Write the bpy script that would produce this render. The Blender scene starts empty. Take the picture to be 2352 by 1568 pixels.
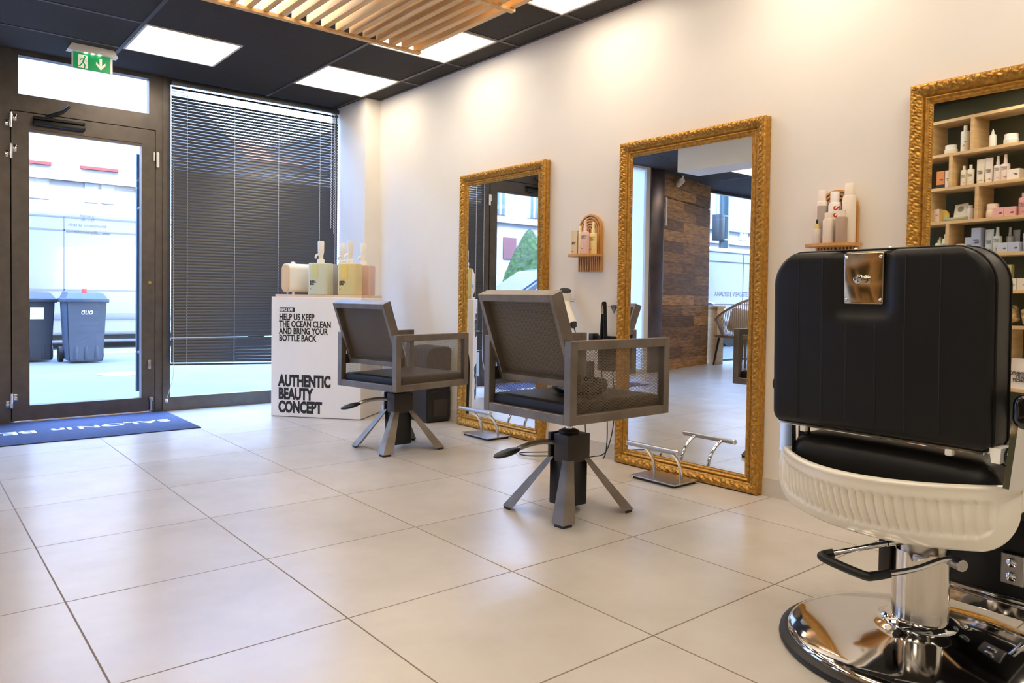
import bpy, bmesh, math, random
from mathutils import Vector, Matrix, noise
random.seed(7)
C = bpy.context.scene.collection
R = math.radians
PI = math.pi

# ------------------------------------------------------------ camera, world, sun, exposure
F_PX, YAW, PITCH, ROLL, SHIFT = 1720.4457, R(39.4976), R(-1.5588), R(0.8352), -53.05
cam_data = bpy.data.cameras.new('camera')
cam = bpy.data.objects.new('camera', cam_data)
C.objects.link(cam)
bpy.context.scene.camera = cam
cam_data.sensor_width = 36.0
cam_data.lens = 36.0 * F_PX / 2352.0
cam_data.shift_y = SHIFT / 2352.0
cam_data.clip_start = 0.05
cam_data.clip_end = 200
_d = Vector((math.sin(YAW) * math.cos(PITCH), math.cos(YAW) * math.cos(PITCH), math.sin(PITCH)))
_r = Vector((math.cos(YAW), -math.sin(YAW), 0))
_u = _r.cross(_d)
_r2 = math.cos(ROLL) * _r + math.sin(ROLL) * _u
_u2 = -math.sin(ROLL) * _r + math.cos(ROLL) * _u
cam.matrix_world = Matrix(((_r2.x, _u2.x, -_d.x, -3.15374), (_r2.y, _u2.y, -_d.y, -3.69637),
                           (_r2.z, _u2.z, -_d.z, 0.90830), (0, 0, 0, 1)))

sc = bpy.context.scene
sc.view_settings.view_transform = 'Standard'
sc.view_settings.look = 'None'
sc.view_settings.gamma = 1.0
sc.view_settings.use_curve_mapping = False
sc.view_settings.exposure = 0.15

world = bpy.data.worlds.new('world')
sc.world = world
world.use_nodes = True
wn, wl = world.node_tree.nodes, world.node_tree.links
wn.clear()
w_out = wn.new('ShaderNodeOutputWorld')
w_bg = wn.new('ShaderNodeBackground')
w_sky = wn.new('ShaderNodeTexSky')
w_sky.sky_type = 'NISHITA'
w_sky.sun_disc = False
w_sky.sun_elevation = R(42)
w_sky.sun_rotation = R(200)
w_sky.air_density = 1.0
w_sky.dust_density = 2.0
w_mul = wn.new('ShaderNodeMix')
w_mul.data_type = 'RGBA'
w_mul.blend_type = 'MULTIPLY'
w_mul.inputs[0].default_value = 1.0
w_mul.inputs[7].default_value = (0.84, 0.94, 1.13, 1)
wl.new(w_sky.outputs[0], w_mul.inputs[6])
wl.new(w_mul.outputs[2], w_bg.inputs[0])
w_bg.inputs[1].default_value = 7.0
wl.new(w_bg.outputs[0], w_out.inputs[0])

sun_data = bpy.data.lights.new('sun', 'SUN')
sun_data.energy = 5.0
sun_data.angle = R(1.0)
sun_data.color = (1.0, 0.95, 0.88)
sun = bpy.data.objects.new('sun', sun_data)
C.objects.link(sun)
sun.rotation_euler = (R(48), 0, R(12))          # from behind the salon: lights the far facade only

LAMP = (1.0, 0.87, 0.69)
LAMP_STRENGTH = 8.2


# ------------------------------------------------------------ helpers
def lin(c):
    c = c / 255.0
    return c / 12.92 if c <= 0.04045 else ((c + 0.055) / 1.055) ** 2.4


def rgb(t):
    return (lin(t[0]), lin(t[1]), lin(t[2]), 1.0)


MATS = {}


def mat(name, col, rough=0.5, metal=0.0, var=None, vscale=6.0, bump=0.0, bscale=60.0, spec=0.5, alpha=None,
        trans=0.0, emit=None, estr=0.0, coat=0.0, stretch=None):
    """procedural principled material; var = second colour mixed in by noise"""
    m = bpy.data.materials.new(name)
    m.use_nodes = True
    n, l = m.node_tree.nodes, m.node_tree.links
    b = n['Principled BSDF']
    b.inputs['Base Color'].default_value = rgb(col)
    b.inputs['Roughness'].default_value = rough
    b.inputs['Metallic'].default_value = metal
    b.inputs['Specular IOR Level'].default_value = spec
    b.inputs['Transmission Weight'].default_value = trans
    b.inputs['Coat Weight'].default_value = coat
    if emit:
        b.inputs['Emission Color'].default_value = (*emit, 1)
        b.inputs['Emission Strength'].default_value = estr
    tc = None
    if var or bump:
        tc = n.new('ShaderNodeTexCoord')
        mp = n.new('ShaderNodeMapping')
        l.new(tc.outputs['Object'], mp.inputs[0])
        if stretch:
            mp.inputs['Scale'].default_value = stretch
    if var:
        t = n.new('ShaderNodeTexNoise')
        t.inputs['Scale'].default_value = vscale
        t.inputs['Detail'].default_value = 5
        l.new(mp.outputs[0], t.inputs['Vector'])
        rp = n.new('ShaderNodeValToRGB')
        rp.color_ramp.elements[0].position = 0.35
        rp.color_ramp.elements[1].position = 0.65
        rp.color_ramp.elements[0].color = rgb(col)
        rp.color_ramp.elements[1].color = rgb(var)
        l.new(t.outputs[0], rp.inputs[0])
        l.new(rp.outputs[0], b.inputs['Base Color'])
    if bump:
        t2 = n.new('ShaderNodeTexNoise')
        t2.inputs['Scale'].default_value = bscale
        l.new(mp.outputs[0], t2.inputs['Vector'])
        bp = n.new('ShaderNodeBump')
        bp.inputs['Strength'].default_value = bump
        bp.inputs['Distance'].default_value = 0.002
        l.new(t2.outputs[0], bp.inputs['Height'])
        l.new(bp.outputs[0], b.inputs['Normal'])
    MATS[name] = m
    return m


class MB:
    def __init__(self):
        self.bm = bmesh.new()

    def _bev(self, verts, w, seg=2):
        es = set()
        for v in verts:
            for e in v.link_edges:
                es.add(e)
        bmesh.ops.bevel(self.bm, geom=list(es), offset=w, segments=seg, affect='EDGES', profile=0.5)

    def box(self, c, s, rot=None, bev=0, seg=2):
        r = bmesh.ops.create_cube(self.bm, size=1.0)
        m = Matrix.Translation(Vector(c)) @ (rot.to_4x4() if rot else Matrix.Identity(4)) @ Matrix.Diagonal((s[0], s[1], s[2], 1))
        bmesh.ops.transform(self.bm, matrix=m, verts=r['verts'])
        if bev:
            self._bev(r['verts'], bev, seg)
        return self

    def bx(self, a, b, bev=0, seg=2):
        return self.box([(a[i] + b[i]) / 2 for i in range(3)], [abs(b[i] - a[i]) for i in range(3)], None, bev, seg)

    def poly(self, pts):
        vs = [self.bm.verts.new(p) for p in pts]
        self.bm.faces.new(vs)
        return self

    def hexa(self, lo, hi):
        """closed solid between two loops of equal length"""
        a = [self.bm.verts.new(p) for p in lo]
        b = [self.bm.verts.new(p) for p in hi]
        n = len(a)
        self.bm.faces.new(a[::-1])
        self.bm.faces.new(b)
        for i in range(n):
            self.bm.faces.new((a[i], a[(i + 1) % n], b[(i + 1) % n], b[i]))
        return self

    def prism(self, poly, o, ux, uy, un, t):
        o, ux, uy, un = Vector(o), Vector(ux), Vector(uy), Vector(un)
        return self.hexa([o + ux * p[0] + uy * p[1] for p in poly], [o + ux * p[0] + uy * p[1] + un * t for p in poly])

    def loft(self, loops, caps=True):
        L = [[self.bm.verts.new(p) for p in lp] for lp in loops]
        n = len(L[0])
        for a, b in zip(L, L[1:]):
            for i in range(n):
                self.bm.faces.new((a[i], a[(i + 1) % n], b[(i + 1) % n], b[i]))
        if caps:
            self.bm.faces.new(L[0][::-1])
            self.bm.faces.new(L[-1])
        return self

    def cyl(self, p0, p1, r0, r1=None, seg=20):
        r1 = r0 if r1 is None else r1
        p0, p1 = Vector(p0), Vector(p1)
        d = (p1 - p0).normalized()
        a = d.orthogonal().normalized()
        b = d.cross(a)
        ring = lambda p, r: [p + (a * math.cos(2 * PI * i / seg) + b * math.sin(2 * PI * i / seg)) * r for i in range(seg)]
        return self.loft([ring(p0, r0), ring(p1, r1)])

    def tube(self, pts, r, seg=10, closed=False):
        P = [Vector(p) for p in pts]
        n = len(P)
        rr = r if isinstance(r, (list, tuple)) else [r] * n
        loops = []
        a = None
        for i in range(n):
            if closed:
                t = (P[(i + 1) % n] - P[i - 1])
            else:
                t = P[min(i + 1, n - 1)] - P[max(i - 1, 0)]
            t.normalize()
            if a is None:
                a = t.orthogonal().normalized()
            a = (a - t * a.dot(t)).normalized()
            b = t.cross(a)
            loops.append([P[i] + (a * math.cos(2 * PI * k / seg) + b * math.sin(2 * PI * k / seg)) * rr[i] for k in range(seg)])
        if closed:
            loops.append(loops[0])
        return self.loft(loops, caps=not closed)

    def lathe(self, prof, c=(0, 0, 0), seg=32, axis=None):
        c = Vector(c)
        q = axis.to_track_quat('Z', 'Y').to_matrix() if axis else Matrix.Identity(3)
        loops = [[c + q @ Vector((max(r, 1e-5) * math.cos(2 * PI * k / seg), max(r, 1e-5) * math.sin(2 * PI * k / seg), z)) for k in range(seg)] for r, z in prof]
        return self.loft(loops)

    def ball(self, c, r, seg=16, sc=(1, 1, 1)):
        q = bmesh.ops.create_uvsphere(self.bm, u_segments=seg, v_segments=max(6, seg // 2), radius=1)
        bmesh.ops.transform(self.bm, matrix=Matrix.Translation(Vector(c)) @ Matrix.Diagonal((r * sc[0], r * sc[1], r * sc[2], 1)), verts=q['verts'])
        return self

    def grid(self, fn, nu, nv, flip=False):
        V = [[self.bm.verts.new(fn(i / nu, j / nv)) for j in range(nv + 1)] for i in range(nu + 1)]
        for i in range(nu):
            for j in range(nv):
                q = (V[i][j], V[i + 1][j], V[i + 1][j + 1], V[i][j + 1])
                self.bm.faces.new(q[::-1] if flip else q)
        return V

    def move(self, m):
        bmesh.ops.transform(self.bm, matrix=m, verts=self.bm.verts)
        return self

    def build(self, name, m, parent=None, smooth=True, ang=38, recalc=True):
        if recalc:
            bmesh.ops.recalc_face_normals(self.bm, faces=self.bm.faces)
        me = bpy.data.meshes.new(name)
        self.bm.to_mesh(me)
        self.bm.free()
        if smooth:
            me.shade_smooth()
            me.set_sharp_from_angle(angle=R(ang))
        me.materials.append(m)
        o = bpy.data.objects.new(name, me)
        C.objects.link(o)
        if parent:
            o.parent = parent
        return o


def tag(o, label, cat, group=None, kind=None):
    if label:
        o['label'] = label
    if cat:
        o['category'] = cat
    if group:
        o['group'] = group
    if kind:
        o['kind'] = kind
    return o


def thing(name, label, cat, loc=(0, 0, 0), rz=0.0, group=None):
    o = bpy.data.objects.new(name, None)
    o.empty_display_size = 0.1
    C.objects.link(o)
    o.location = loc
    o.rotation_euler = (0, 0, rz)
    return tag(o, label, cat, group)


def struct(name, mb, m, label, cat, smooth=False, parent=None):
    o = mb.build(name, m, parent, smooth=smooth)
    if parent is None:
        tag(o, label, cat, None, 'structure')
    return o


def copy_tree(o, parent=None):
    c = o.copy()
    C.objects.link(c)
    if parent:
        c.parent = parent
    for ch in list(o.children):
        copy_tree(ch, c)
    return c


def text_part(name, lines, size, o, ux, uy, m, parent, sx=1.0, bold=0.0, gap=1.0, align='LEFT', ext=0.0006, shear=0.0):
    """lettering: flat letters laid on the plane (o, ux, uy)"""
    ux, uy, o = Vector(ux).normalized(), Vector(uy).normalized(), Vector(o)
    un = ux.cross(uy)
    cu = bpy.data.curves.new(name, 'FONT')
    cu.body = '\n'.join(lines)
    cu.size = size
    cu.space_line = gap
    cu.align_x = align
    cu.extrude = ext
    cu.offset = bold
    cu.shear = shear
    cu.resolution_u = 3
    t = bpy.data.objects.new(name, cu)
    C.objects.link(t)
    me = bpy.data.meshes.new_from_object(t.evaluated_get(bpy.context.evaluated_depsgraph_get()))
    bpy.data.objects.remove(t)
    bpy.data.curves.remove(cu)
    mm = Matrix(((ux.x * sx, uy.x, un.x, o.x), (ux.y * sx, uy.y, un.y, o.y), (ux.z * sx, uy.z, un.z, o.z), (0, 0, 0, 1)))
    me.transform(mm)
    me.materials.clear()
    me.materials.append(m)
    ob = bpy.data.objects.new(name, me)
    C.objects.link(ob)
    if parent:
        ob.parent = parent
    return ob


def rrect(w, h, r, n=6, cx=0, cy=0, rs=None):
    """rounded rectangle outline; rs = radii for (br, tr, tl, bl)"""
    rs = rs or (r, r, r, r)
    out = []
    for k, (sx, sy) in enumerate(((1, -1), (1, 1), (-1, 1), (-1, -1))):
        q = max(rs[k], 1e-4)
        a0 = (-90, 0, 90, 180)[k]
        for i in range(n + 1):
            a = R(a0 + 90 * i / n)
            out.append((cx + sx * (w / 2 - q) + q * math.cos(a), cy + sy * (h / 2 - q) + q * math.sin(a)))
    return out


def rslab(mb, w, h, r, t, edge, o, ux, uy, un, rs=None, n=6, es=4):
    """rounded-rectangle slab with rounded rims, thickness t along un"""
    o, ux, uy, un = Vector(o), Vector(ux), Vector(uy), Vector(un)
    loops = []
    seq = [(edge * (1 - math.cos(R(90 * i / es))), edge * math.sin(R(90 * i / es))) for i in range(es + 1)]
    lay = [(edge - s, edge - c) for c, s in [(q[0], q[1]) for q in seq]]
    # inset as function of depth
    prof = [(edge * (1 - math.sin(R(90 * i / es))), edge * (1 - math.cos(R(90 * i / es)))) for i in range(es + 1)]
    prof2 = prof + [(a, t - b) for a, b in prof[::-1]]
    for ins, z in prof2:
        q = [max(x - ins, 0.0005) for x in (rs or (r, r, r, r))]
        loops.append([o + ux * p[0] + uy * p[1] + un * z for p in rrect(w - 2 * ins, h - 2 * ins, 0, n, 0, 0, q)])
    mb.loft(loops)
    return mb


def pillow(mb, w, h, rc, t, rim, o, ux, uy, un, rs=None, crown=0.0, nu=28, nv=24, dip=None, both=False):
    """padded slab: both broad faces are height fields with rolled rims"""
    o, ux, uy, un = Vector(o), Vector(ux), Vector(uy), Vector(un)
    rs = rs or (rc, rc, rc, rc)      # br tr tl bl

    def side(sgn):
        V = []
        for j in range(nv + 1):
            b = -math.cos(PI * j / nv)
            y = b * h / 2
            hw = [w / 2, w / 2]
            for k, right in ((0, 1), (1, 1), (2, 0), (3, 0)):
                top = k in (1, 2)
                q = rs[k]
                dy = h / 2 - (y if top else -y)
                if dy < q:
                    hw[right] = w / 2 - q + math.sqrt(max(q * q - (q - dy) ** 2, 0))
            row = []
            for i in range(nu + 1):
                a = -math.cos(PI * i / nu)
                x = a * (hw[1] if a > 0 else hw[0])
                d = min(h / 2 - abs(y), (hw[1] - x) if x > 0 else (hw[0] + x))
                d = max(d, 0)
                e = rim * (1 - math.sqrt(max(1 - ((rim - d) / rim) ** 2, 0))) if d < rim else 0.0
                z = t / 2 - e + (crown if sgn > 0 or both else 0) * max(0, (1 - (2 * x / w) ** 2)) * max(0, (1 - (2 * y / h) ** 2))
                if dip and sgn < 0:
                    z -= dip(x, y)
                row.append(mb.bm.verts.new(o + ux * x + uy * y + un * (sgn * z)))
            V.append(row)
        for j in range(nv):
            for i in range(nu):
                q = (V[j][i], V[j][i + 1], V[j + 1][i + 1], V[j + 1][i])
                mb.bm.faces.new(q if sgn > 0 else q[::-1])
        return V[0] + [r[-1] for r in V[1:]] + V[-1][-2::-1] + [r[0] for r in V[-2:0:-1]]
    A, B = side(1), side(-1)
    n = len(A)
    for i in range(n):
        mb.bm.faces.new((A[i], B[i], B[(i + 1) % n], A[(i + 1) % n]))
    bmesh.ops.remove_doubles(mb.bm, verts=mb.bm.verts, dist=1e-5)
    return mb


def mesh_panel(mb, o, ux, uy, W, H, pitch=0.0066, strip=0.0016, angs=(58, -58), t=0.0009):
    """expanded-metal sheet: crossing strips clipped to the rectangle"""
    o, ux, uy = Vector(o), Vector(ux).normalized(), Vector(uy).normalized()
    un = ux.cross(uy)
    for ia, a in enumerate(angs):
        d = Vector((math.cos(R(a)), math.sin(R(a))))
        nrm = Vector((-d.y, d.x))
        cs = [nrm.dot(Vector(p)) for p in ((0, 0), (W, 0), (0, H), (W, H))]
        k = min(cs) + pitch * 0.5
        while k < max(cs):
            p = nrm * k
            t0, t1 = -1e9, 1e9
            for ax, lim in ((0, W), (1, H)):
                if abs(d[ax]) > 1e-9:
                    q0, q1 = sorted(((0 - p[ax]) / d[ax], (lim - p[ax]) / d[ax]))
                    t0, t1 = max(t0, q0), min(t1, q1)
            if t1 - t0 > 0.004:
                A, B, s = p + d * t0, p + d * t1, nrm * strip / 2
                f = lambda v, z: o + ux * v.x + uy * v.y + un * z
                z0 = ia * 0.0004
                mb.hexa([f(A - s, z0), f(B - s, z0), f(B + s, z0), f(A + s, z0)],
                        [f(A - s, z0 + t), f(B - s, z0 + t), f(B + s, z0 + t), f(A + s, z0 + t)])
            k += pitch
    return mb


def bez(p0, p1, p2, p3, n=14):
    p0, p1, p2, p3 = (Vector(p) for p in (p0, p1, p2, p3))
    return [p0 * (1 - t) ** 3 + p1 * 3 * t * (1 - t) ** 2 + p2 * 3 * t * t * (1 - t) + p3 * t ** 3 for t in [i / n for i in range(n + 1)]]


def catmull(P, n=8):
    P = [Vector(p) for p in P]
    Q = [P[0] * 2 - P[1]] + P + [P[-1] * 2 - P[-2]]
    out = []
    for i in range(1, len(Q) - 2):
        a, b, c, d = Q[i - 1], Q[i], Q[i + 1], Q[i + 2]
        for k in range(n):
            t = k / n
            out.append(0.5 * ((2 * b) + (c - a) * t + (2 * a - 5 * b + 4 * c - d) * t * t + (3 * b - a - 3 * c + d) * t ** 3))
    out.append(P[-1])
    return out


# ------------------------------------------------------------ materials
M_wall = mat('plaster_cream', (232, 226, 216), 0.75, var=(229, 223, 213), vscale=3, bump=0.05, bscale=90)
M_plinth = mat('plinth_tile', (214, 207, 196), 0.4, var=(206, 198, 186), vscale=5)
M_ceil = mat('ceiling_tile_charcoal', (52, 47, 43), 0.9, var=(47, 43, 39), vscale=30, bump=0.3, bscale=200)
M_tbar = mat('ceiling_bar', (72, 70, 70), 0.45, 0.3)
M_alu = mat('anthracite_aluminium', (108, 101, 94), 0.36, 0.6, var=(98, 92, 86), vscale=14)
M_gap = mat('dark_rubber_gap', (22, 21, 21), 0.7)
M_chrome = mat('chrome', (225, 225, 226), 0.06, 1.0)
M_brushed = mat('brushed_steel', (186, 184, 182), 0.28, 1.0, var=(170, 168, 166), vscale=40, stretch=(1, 12, 1))
M_steel = mat('raw_steel_lacquered', (134, 125, 116), 0.40, 0.7, var=(116, 107, 98), vscale=9)
M_meshmetal = mat('expanded_metal', (124, 112, 98), 0.5, 0.6)
M_vinyl = mat('black_vinyl', (15, 13, 12), 0.42, bump=0.10, bscale=500, spec=0.32)
M_blackplastic = mat('black_plastic', (20, 20, 21), 0.45)
M_blackgloss = mat('black_gloss', (10, 10, 11), 0.12, coat=0.5)
M_darkmetal = mat('dark_pump_metal', (62, 57, 54), 0.4, 0.6)
M_white_plastic = mat('white_plastic', (240, 236, 226), 0.35)
M_enamel = mat('white_enamel', (240, 233, 218), 0.20, coat=0.4)
M_mirror = mat('mirror_glass', (238, 240, 240), 0.01, 1.0)
M_slat = mat('pine_slat', (236, 198, 142), 0.5, var=(220, 176, 116), vscale=5, stretch=(6, 0.6, 6))
M_bamboo = mat('bamboo', (214, 160, 92), 0.45, var=(196, 140, 74), vscale=6, stretch=(8, 8, 1))
M_shelfwood = mat('birch_shelf', (222, 190, 140), 0.5, var=(206, 170, 118), vscale=4, stretch=(1, 1, 8))
M_green = mat('dark_green_paint', (82, 85, 64), 0.8, var=(75, 78, 58), vscale=5)
M_blackink = mat('black_ink', (34, 30, 28), 0.6)
M_whiteink = mat('white_ink', (240, 240, 240), 0.6)
M_box = mat('white_card', (238, 231, 222), 0.55)
M_topwood = mat('pale_plywood', (222, 196, 172), 0.5, var=(212, 184, 158), vscale=6)
M_blind = mat('blind_slat_grey', (78, 78, 78), 0.34, 0.45)
M_cord = mat('blind_cord', (214, 214, 214), 0.6)
M_white_paint = mat('white_paint', (236, 234, 230), 0.5)


def mat_floor():
    m = bpy.data.materials.new('floor_tiles')
    m.use_nodes = True
    n, l = m.node_tree.nodes, m.node_tree.links
    b = n['Principled BSDF']
    tc = n.new('ShaderNodeTexCoord')
    mp = n.new('ShaderNodeMapping')
    mp.inputs['Location'].default_value = (0.3737 + 60 * 0.6, 60 * 0.6, 0)
    l.new(tc.outputs['Object'], mp.inputs[0])
    br = n.new('ShaderNodeTexBrick')
    br.offset = 0.0
    br.squash = 1.0
    br.inputs['Scale'].default_value = 1.0
    br.inputs['Brick Width'].default_value = 0.6
    br.inputs['Row Height'].default_value = 0.6
    br.inputs['Mortar Size'].default_value = 0.0025
    br.inputs['Mortar Smooth'].default_value = 0.0
    br.inputs['Bias'].default_value = 0.0
    br.inputs['Color1'].default_value = rgb((204, 198, 190))
    br.inputs['Color2'].default_value = rgb((199, 193, 184))
    br.inputs['Mortar'].default_value = rgb((122, 108, 92))
    l.new(mp.outputs[0], br.inputs['Vector'])
    n1 = n.new('ShaderNodeTexNoise')
    n1.inputs['Scale'].default_value = 2.6
    n1.inputs['Detail'].default_value = 8
    n1.inputs['Roughness'].default_value = 0.62
    l.new(tc.outputs['Object'], n1.inputs['Vector'])
    rp = n.new('ShaderNodeValToRGB')
    rp.color_ramp.elements[0].position = 0.3
    rp.color_ramp.elements[0].color = (0.86, 0.845, 0.82, 1)
    rp.color_ramp.elements[1].position = 0.68
    rp.color_ramp.elements[1].color = (1.0, 1.0, 1.0, 1)
    l.new(n1.outputs[0], rp.inputs[0])
    mx = n.new('ShaderNodeMix')
    mx.data_type = 'RGBA'
    mx.blend_type = 'MULTIPLY'
    mx.inputs[0].default_value = 1.0
    l.new(br.outputs['Color'], mx.inputs[6])
    l.new(rp.outputs[0], mx.inputs[7])
    l.new(mx.outputs[2], b.inputs['Base Color'])
    mr = n.new('ShaderNodeMapRange')
    mr.inputs['To Min'].default_value = 0.26
    mr.inputs['To Max'].default_value = 0.7
    l.new(br.outputs['Fac'], mr.inputs[0])
    l.new(mr.outputs[0], b.inputs['Roughness'])
    bp = n.new('ShaderNodeBump')
    bp.inputs['Strength'].default_value = 0.4
    bp.inputs['Distance'].default_value = 0.002
    bp.invert = True
    l.new(br.outputs['Fac'], bp.inputs['Height'])
    l.new(bp.outputs[0], b.inputs['Normal'])
    b.inputs['Specular IOR Level'].default_value = 0.55
    return m


def mat_planks():
    m = bpy.data.materials.new('reclaimed_planks')
    m.use_nodes = True
    n, l = m.node_tree.nodes, m.node_tree.links
    b = n['Principled BSDF']
    tc = n.new('ShaderNodeTexCoord')
    br = n.new('ShaderNodeTexBrick')
    br.offset = 0.37
    br.inputs['Scale'].default_value = 1.0
    br.inputs['Brick Width'].default_value = 1.1
    br.inputs['Row Height'].default_value = 0.14
    br.inputs['Mortar Size'].default_value = 0.002
    br.inputs['Color1'].default_value = rgb((190, 140, 78))
    br.inputs['Color2'].default_value = rgb((112, 82, 46))
    br.inputs['Mortar'].default_value = rgb((40, 26, 16))
    mp = n.new('ShaderNodeMapping')
    mp.inputs['Rotation'].default_value = (R(90), 0, 0)
    l.new(tc.outputs['Object'], mp.inputs[0])
    l.new(mp.outputs[0], br.inputs['Vector'])
    t = n.new('ShaderNodeTexNoise')
    t.inputs['Scale'].default_value = 7
    t.inputs['Detail'].default_value = 6
    mp2 = n.new('ShaderNodeMapping')
    mp2.inputs['Scale'].default_value = (1, 1, 7)
    l.new(tc.outputs['Object'], mp2.inputs[0])
    l.new(mp2.outputs[0], t.inputs['Vector'])
    rp = n.new('ShaderNodeValToRGB')
    rp.color_ramp.elements[0].position = 0.35
    rp.color_ramp.elements[0].color = (0.5, 0.46, 0.42, 1)
    rp.color_ramp.elements[1].position = 0.66
    rp.color_ramp.elements[1].color = (1.15, 1.1, 1.0, 1)
    l.new(t.outputs[0], rp.inputs[0])
    mx = n.new('ShaderNodeMix')
    mx.data_type = 'RGBA'
    mx.blend_type = 'MULTIPLY'
    mx.inputs[0].default_value = 1.0
    l.new(br.outputs['Color'], mx.inputs[6])
    l.new(rp.outputs[0], mx.inputs[7])
    l.new(mx.outputs[2], b.inputs['Base Color'])
    b.inputs['Roughness'].default_value = 0.7
    return m


def mat_gold():
    m = mat('antique_gold', (204, 153, 66), 0.40, 0.62, var=(160, 112, 44), vscale=60)
    return m


def mat_glass():
    """thin window pane: clear with a Fresnel sheen, lets daylight through"""
    m = bpy.data.materials.new('window_glass')
    m.use_nodes = True
    n, l = m.node_tree.nodes, m.node_tree.links
    n.clear()
    o = n.new('ShaderNodeOutputMaterial')
    tr = n.new('ShaderNodeBsdfTransparent')
    tr.inputs[0].default_value = (0.95, 0.97, 0.98, 1)
    gl = n.new('ShaderNodeBsdfGlossy')
    gl.inputs['Roughness'].default_value = 0.01
    fr = n.new('ShaderNodeFresnel')
    fr.inputs[0].default_value = 1.3
    ge = n.new('ShaderNodeNewGeometry')
    mu = n.new('ShaderNodeMath')
    mu.operation = 'MULTIPLY'
    iv = n.new('ShaderNodeMath')
    iv.operation = 'SUBTRACT'
    iv.inputs[0].default_value = 1.0
    l.new(ge.outputs['Backfacing'], iv.inputs[1])
    l.new(fr.outputs[0], mu.inputs[0])
    l.new(iv.outputs[0], mu.inputs[1])
    mx = n.new('ShaderNodeMixShader')
    l.new(mu.outputs[0], mx.inputs[0])
    l.new(tr.outputs[0], mx.inputs[1])
    l.new(gl.outputs[0], mx.inputs[2])
    l.new(mx.outputs[0], o.inputs[0])
    return m


def mat_frosted():
    m = bpy.data.materials.new('frosted_glass')
    m.use_nodes = True
    n, l = m.node_tree.nodes, m.node_tree.links
    n.clear()
    o = n.new('ShaderNodeOutputMaterial')
    tr = n.new('ShaderNodeBsdfTranslucent')
    tr.inputs[0].default_value = (0.86, 0.88, 0.90, 1)
    gl = n.new('ShaderNodeBsdfDiffuse')
    gl.inputs[0].default_value = (0.8, 0.82, 0.84, 1)
    mx = n.new('ShaderNodeMixShader')
    mx.inputs[0].default_value = 0.45
    l.new(tr.outputs[0], mx.inputs[1])
    l.new(gl.outputs[0], mx.inputs[2])
    l.new(mx.outputs[0], o.inputs[0])
    return m


M_floor, M_planks, M_gold, M_glass = mat_floor(), mat_planks(), mat_gold(), mat_glass()
M_panel = mat('light_diffuser', (255, 250, 240), 0.6, emit=LAMP, estr=LAMP_STRENGTH)

HC = 2.545      # ceiling height
WY = 2.42       # storefront plane

# ============================================================ THE SETTING
struct('floor', MB().bx((-9.5, -6.5, -0.1), (0.12, 2.5, 0)).bx((-9.5, 2.5, -0.1), (-4.3, 3.05, 0)), M_floor,
       'large square pale stone-effect floor tiles with thin brown joints', 'floor')
struct('wall_right', MB().bx((0, -6.5, 0), (0.14, 2.5, HC + 0.1)), M_wall, 'smooth cream wall carrying the gilt mirrors', 'wall')
struct('trim_1', MB().bx((-0.14, 1.9, 0), (0, WY, HC)), M_wall, 'narrow cream boxed-in pier beside the shop window', 'pier')
struct('wall_back', MB().bx((-9.5, -6.62, 0), (0.14, -6.5, HC + 0.1)), M_wall, 'cream rear wall behind the viewpoint', 'wall')
struct('wall_left', MB().bx((-9.62, -6.62, 0), (-9.5, 3.1, HC + 0.1)), M_wall, 'cream far side wall of the waiting area', 'wall')
w3 = thing('window_3', 'frosted white glazing left of the glass door, reflected at the left of the middle mirror', 'window', (0, WY, 0))
w3['kind'] = 'structure'
MB().bx((-2.84, 0, 0), (-2.80, 0.07, HC)).bx((-4.14, 0, 0), (-4.06, 0.07, HC)).bx((-4.06, 0, 0), (-2.84, 0.07, 0.05)).bx((-4.06, 0, HC - 0.03), (-2.84, 0.07, HC)).build('window_frame', M_wall, w3, smooth=False)
MB().bx((-4.06, 0.03, 0.05), (-2.84, 0.036, HC - 0.03)).build('frosted_pane', mat_frosted(), w3, smooth=False)
struct('trim_2', MB().bx((-4.40, 2.40, 0), (-4.14, 2.56, HC), 0.02), mat('brown_steel_post', (112, 96, 92), 0.35, 0.6, var=(88, 78, 84), vscale=5),
       'brown metal post between white wall and wooden wall', 'post', smooth=True)
ww = MB()
ww.bx((0, 0, 0), (0.06, 0.09, HC)).bx((0.065, 0, 0), (1.61, 0.09, 2.22)).bx((0.06, 0.0, 2.23), (1.61, 0.09, HC)).bx((0.0, -0.05, 0.0), (1.61, 0.04, HC))
wood = struct('wall_wood', ww, M_planks, 'wall clad in dark reclaimed wooden planks', 'wall')
wood.rotation_euler = (0, 0, math.atan2(0.39, -1.56))
wood.location = (-4.39, 2.55, 0)
struct('ceiling', MB().bx((-9.5, -6.5, HC), (0.12, 2.5, HC + 0.1)).bx((-9.5, 2.5, HC), (-4.3, 3.05, HC + 0.1)), M_ceil,
       'black suspended tile ceiling', 'ceiling')
tb = MB()
xs = [-0.175] + [-0.775 - 1.2 * k for k in range(8)]
ys = [1.29 + 0.6 * k for k in range(-12, 2)]
for x in xs:
    tb.bx((x - 0.012, -6.4, HC - 0.004), (x + 0.012, WY, HC))
for y in ys:
    tb.bx((-9.4, y - 0.012, HC - 0.0035), (-1.975, y + 0.012, HC)).bx((-0.775, y - 0.012, HC - 0.0035), (0, y + 0.012, HC))
tb.bx((-0.02, -6.5, HC - 0.004), (0, 1.9, HC))
struct('trim_3', tb, M_tbar, 'grey metal grid bars of the suspended ceiling', 'ceiling grid')
struct('trim_4', MB().bx((-3.35, -0.4, 2.2), (-3.0, 1.11, HC)), M_wall, 'pale ceiling beam seen in the middle mirror', 'beam')
bb = MB().bx((-0.009, -6.5, 0), (0, 1.9, 0.085)).bx((-0.149, 1.891, 0), (0, 1.9, 0.085)).bx((-0.149, 1.9, 0), (-0.14, WY, 0.085))
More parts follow.
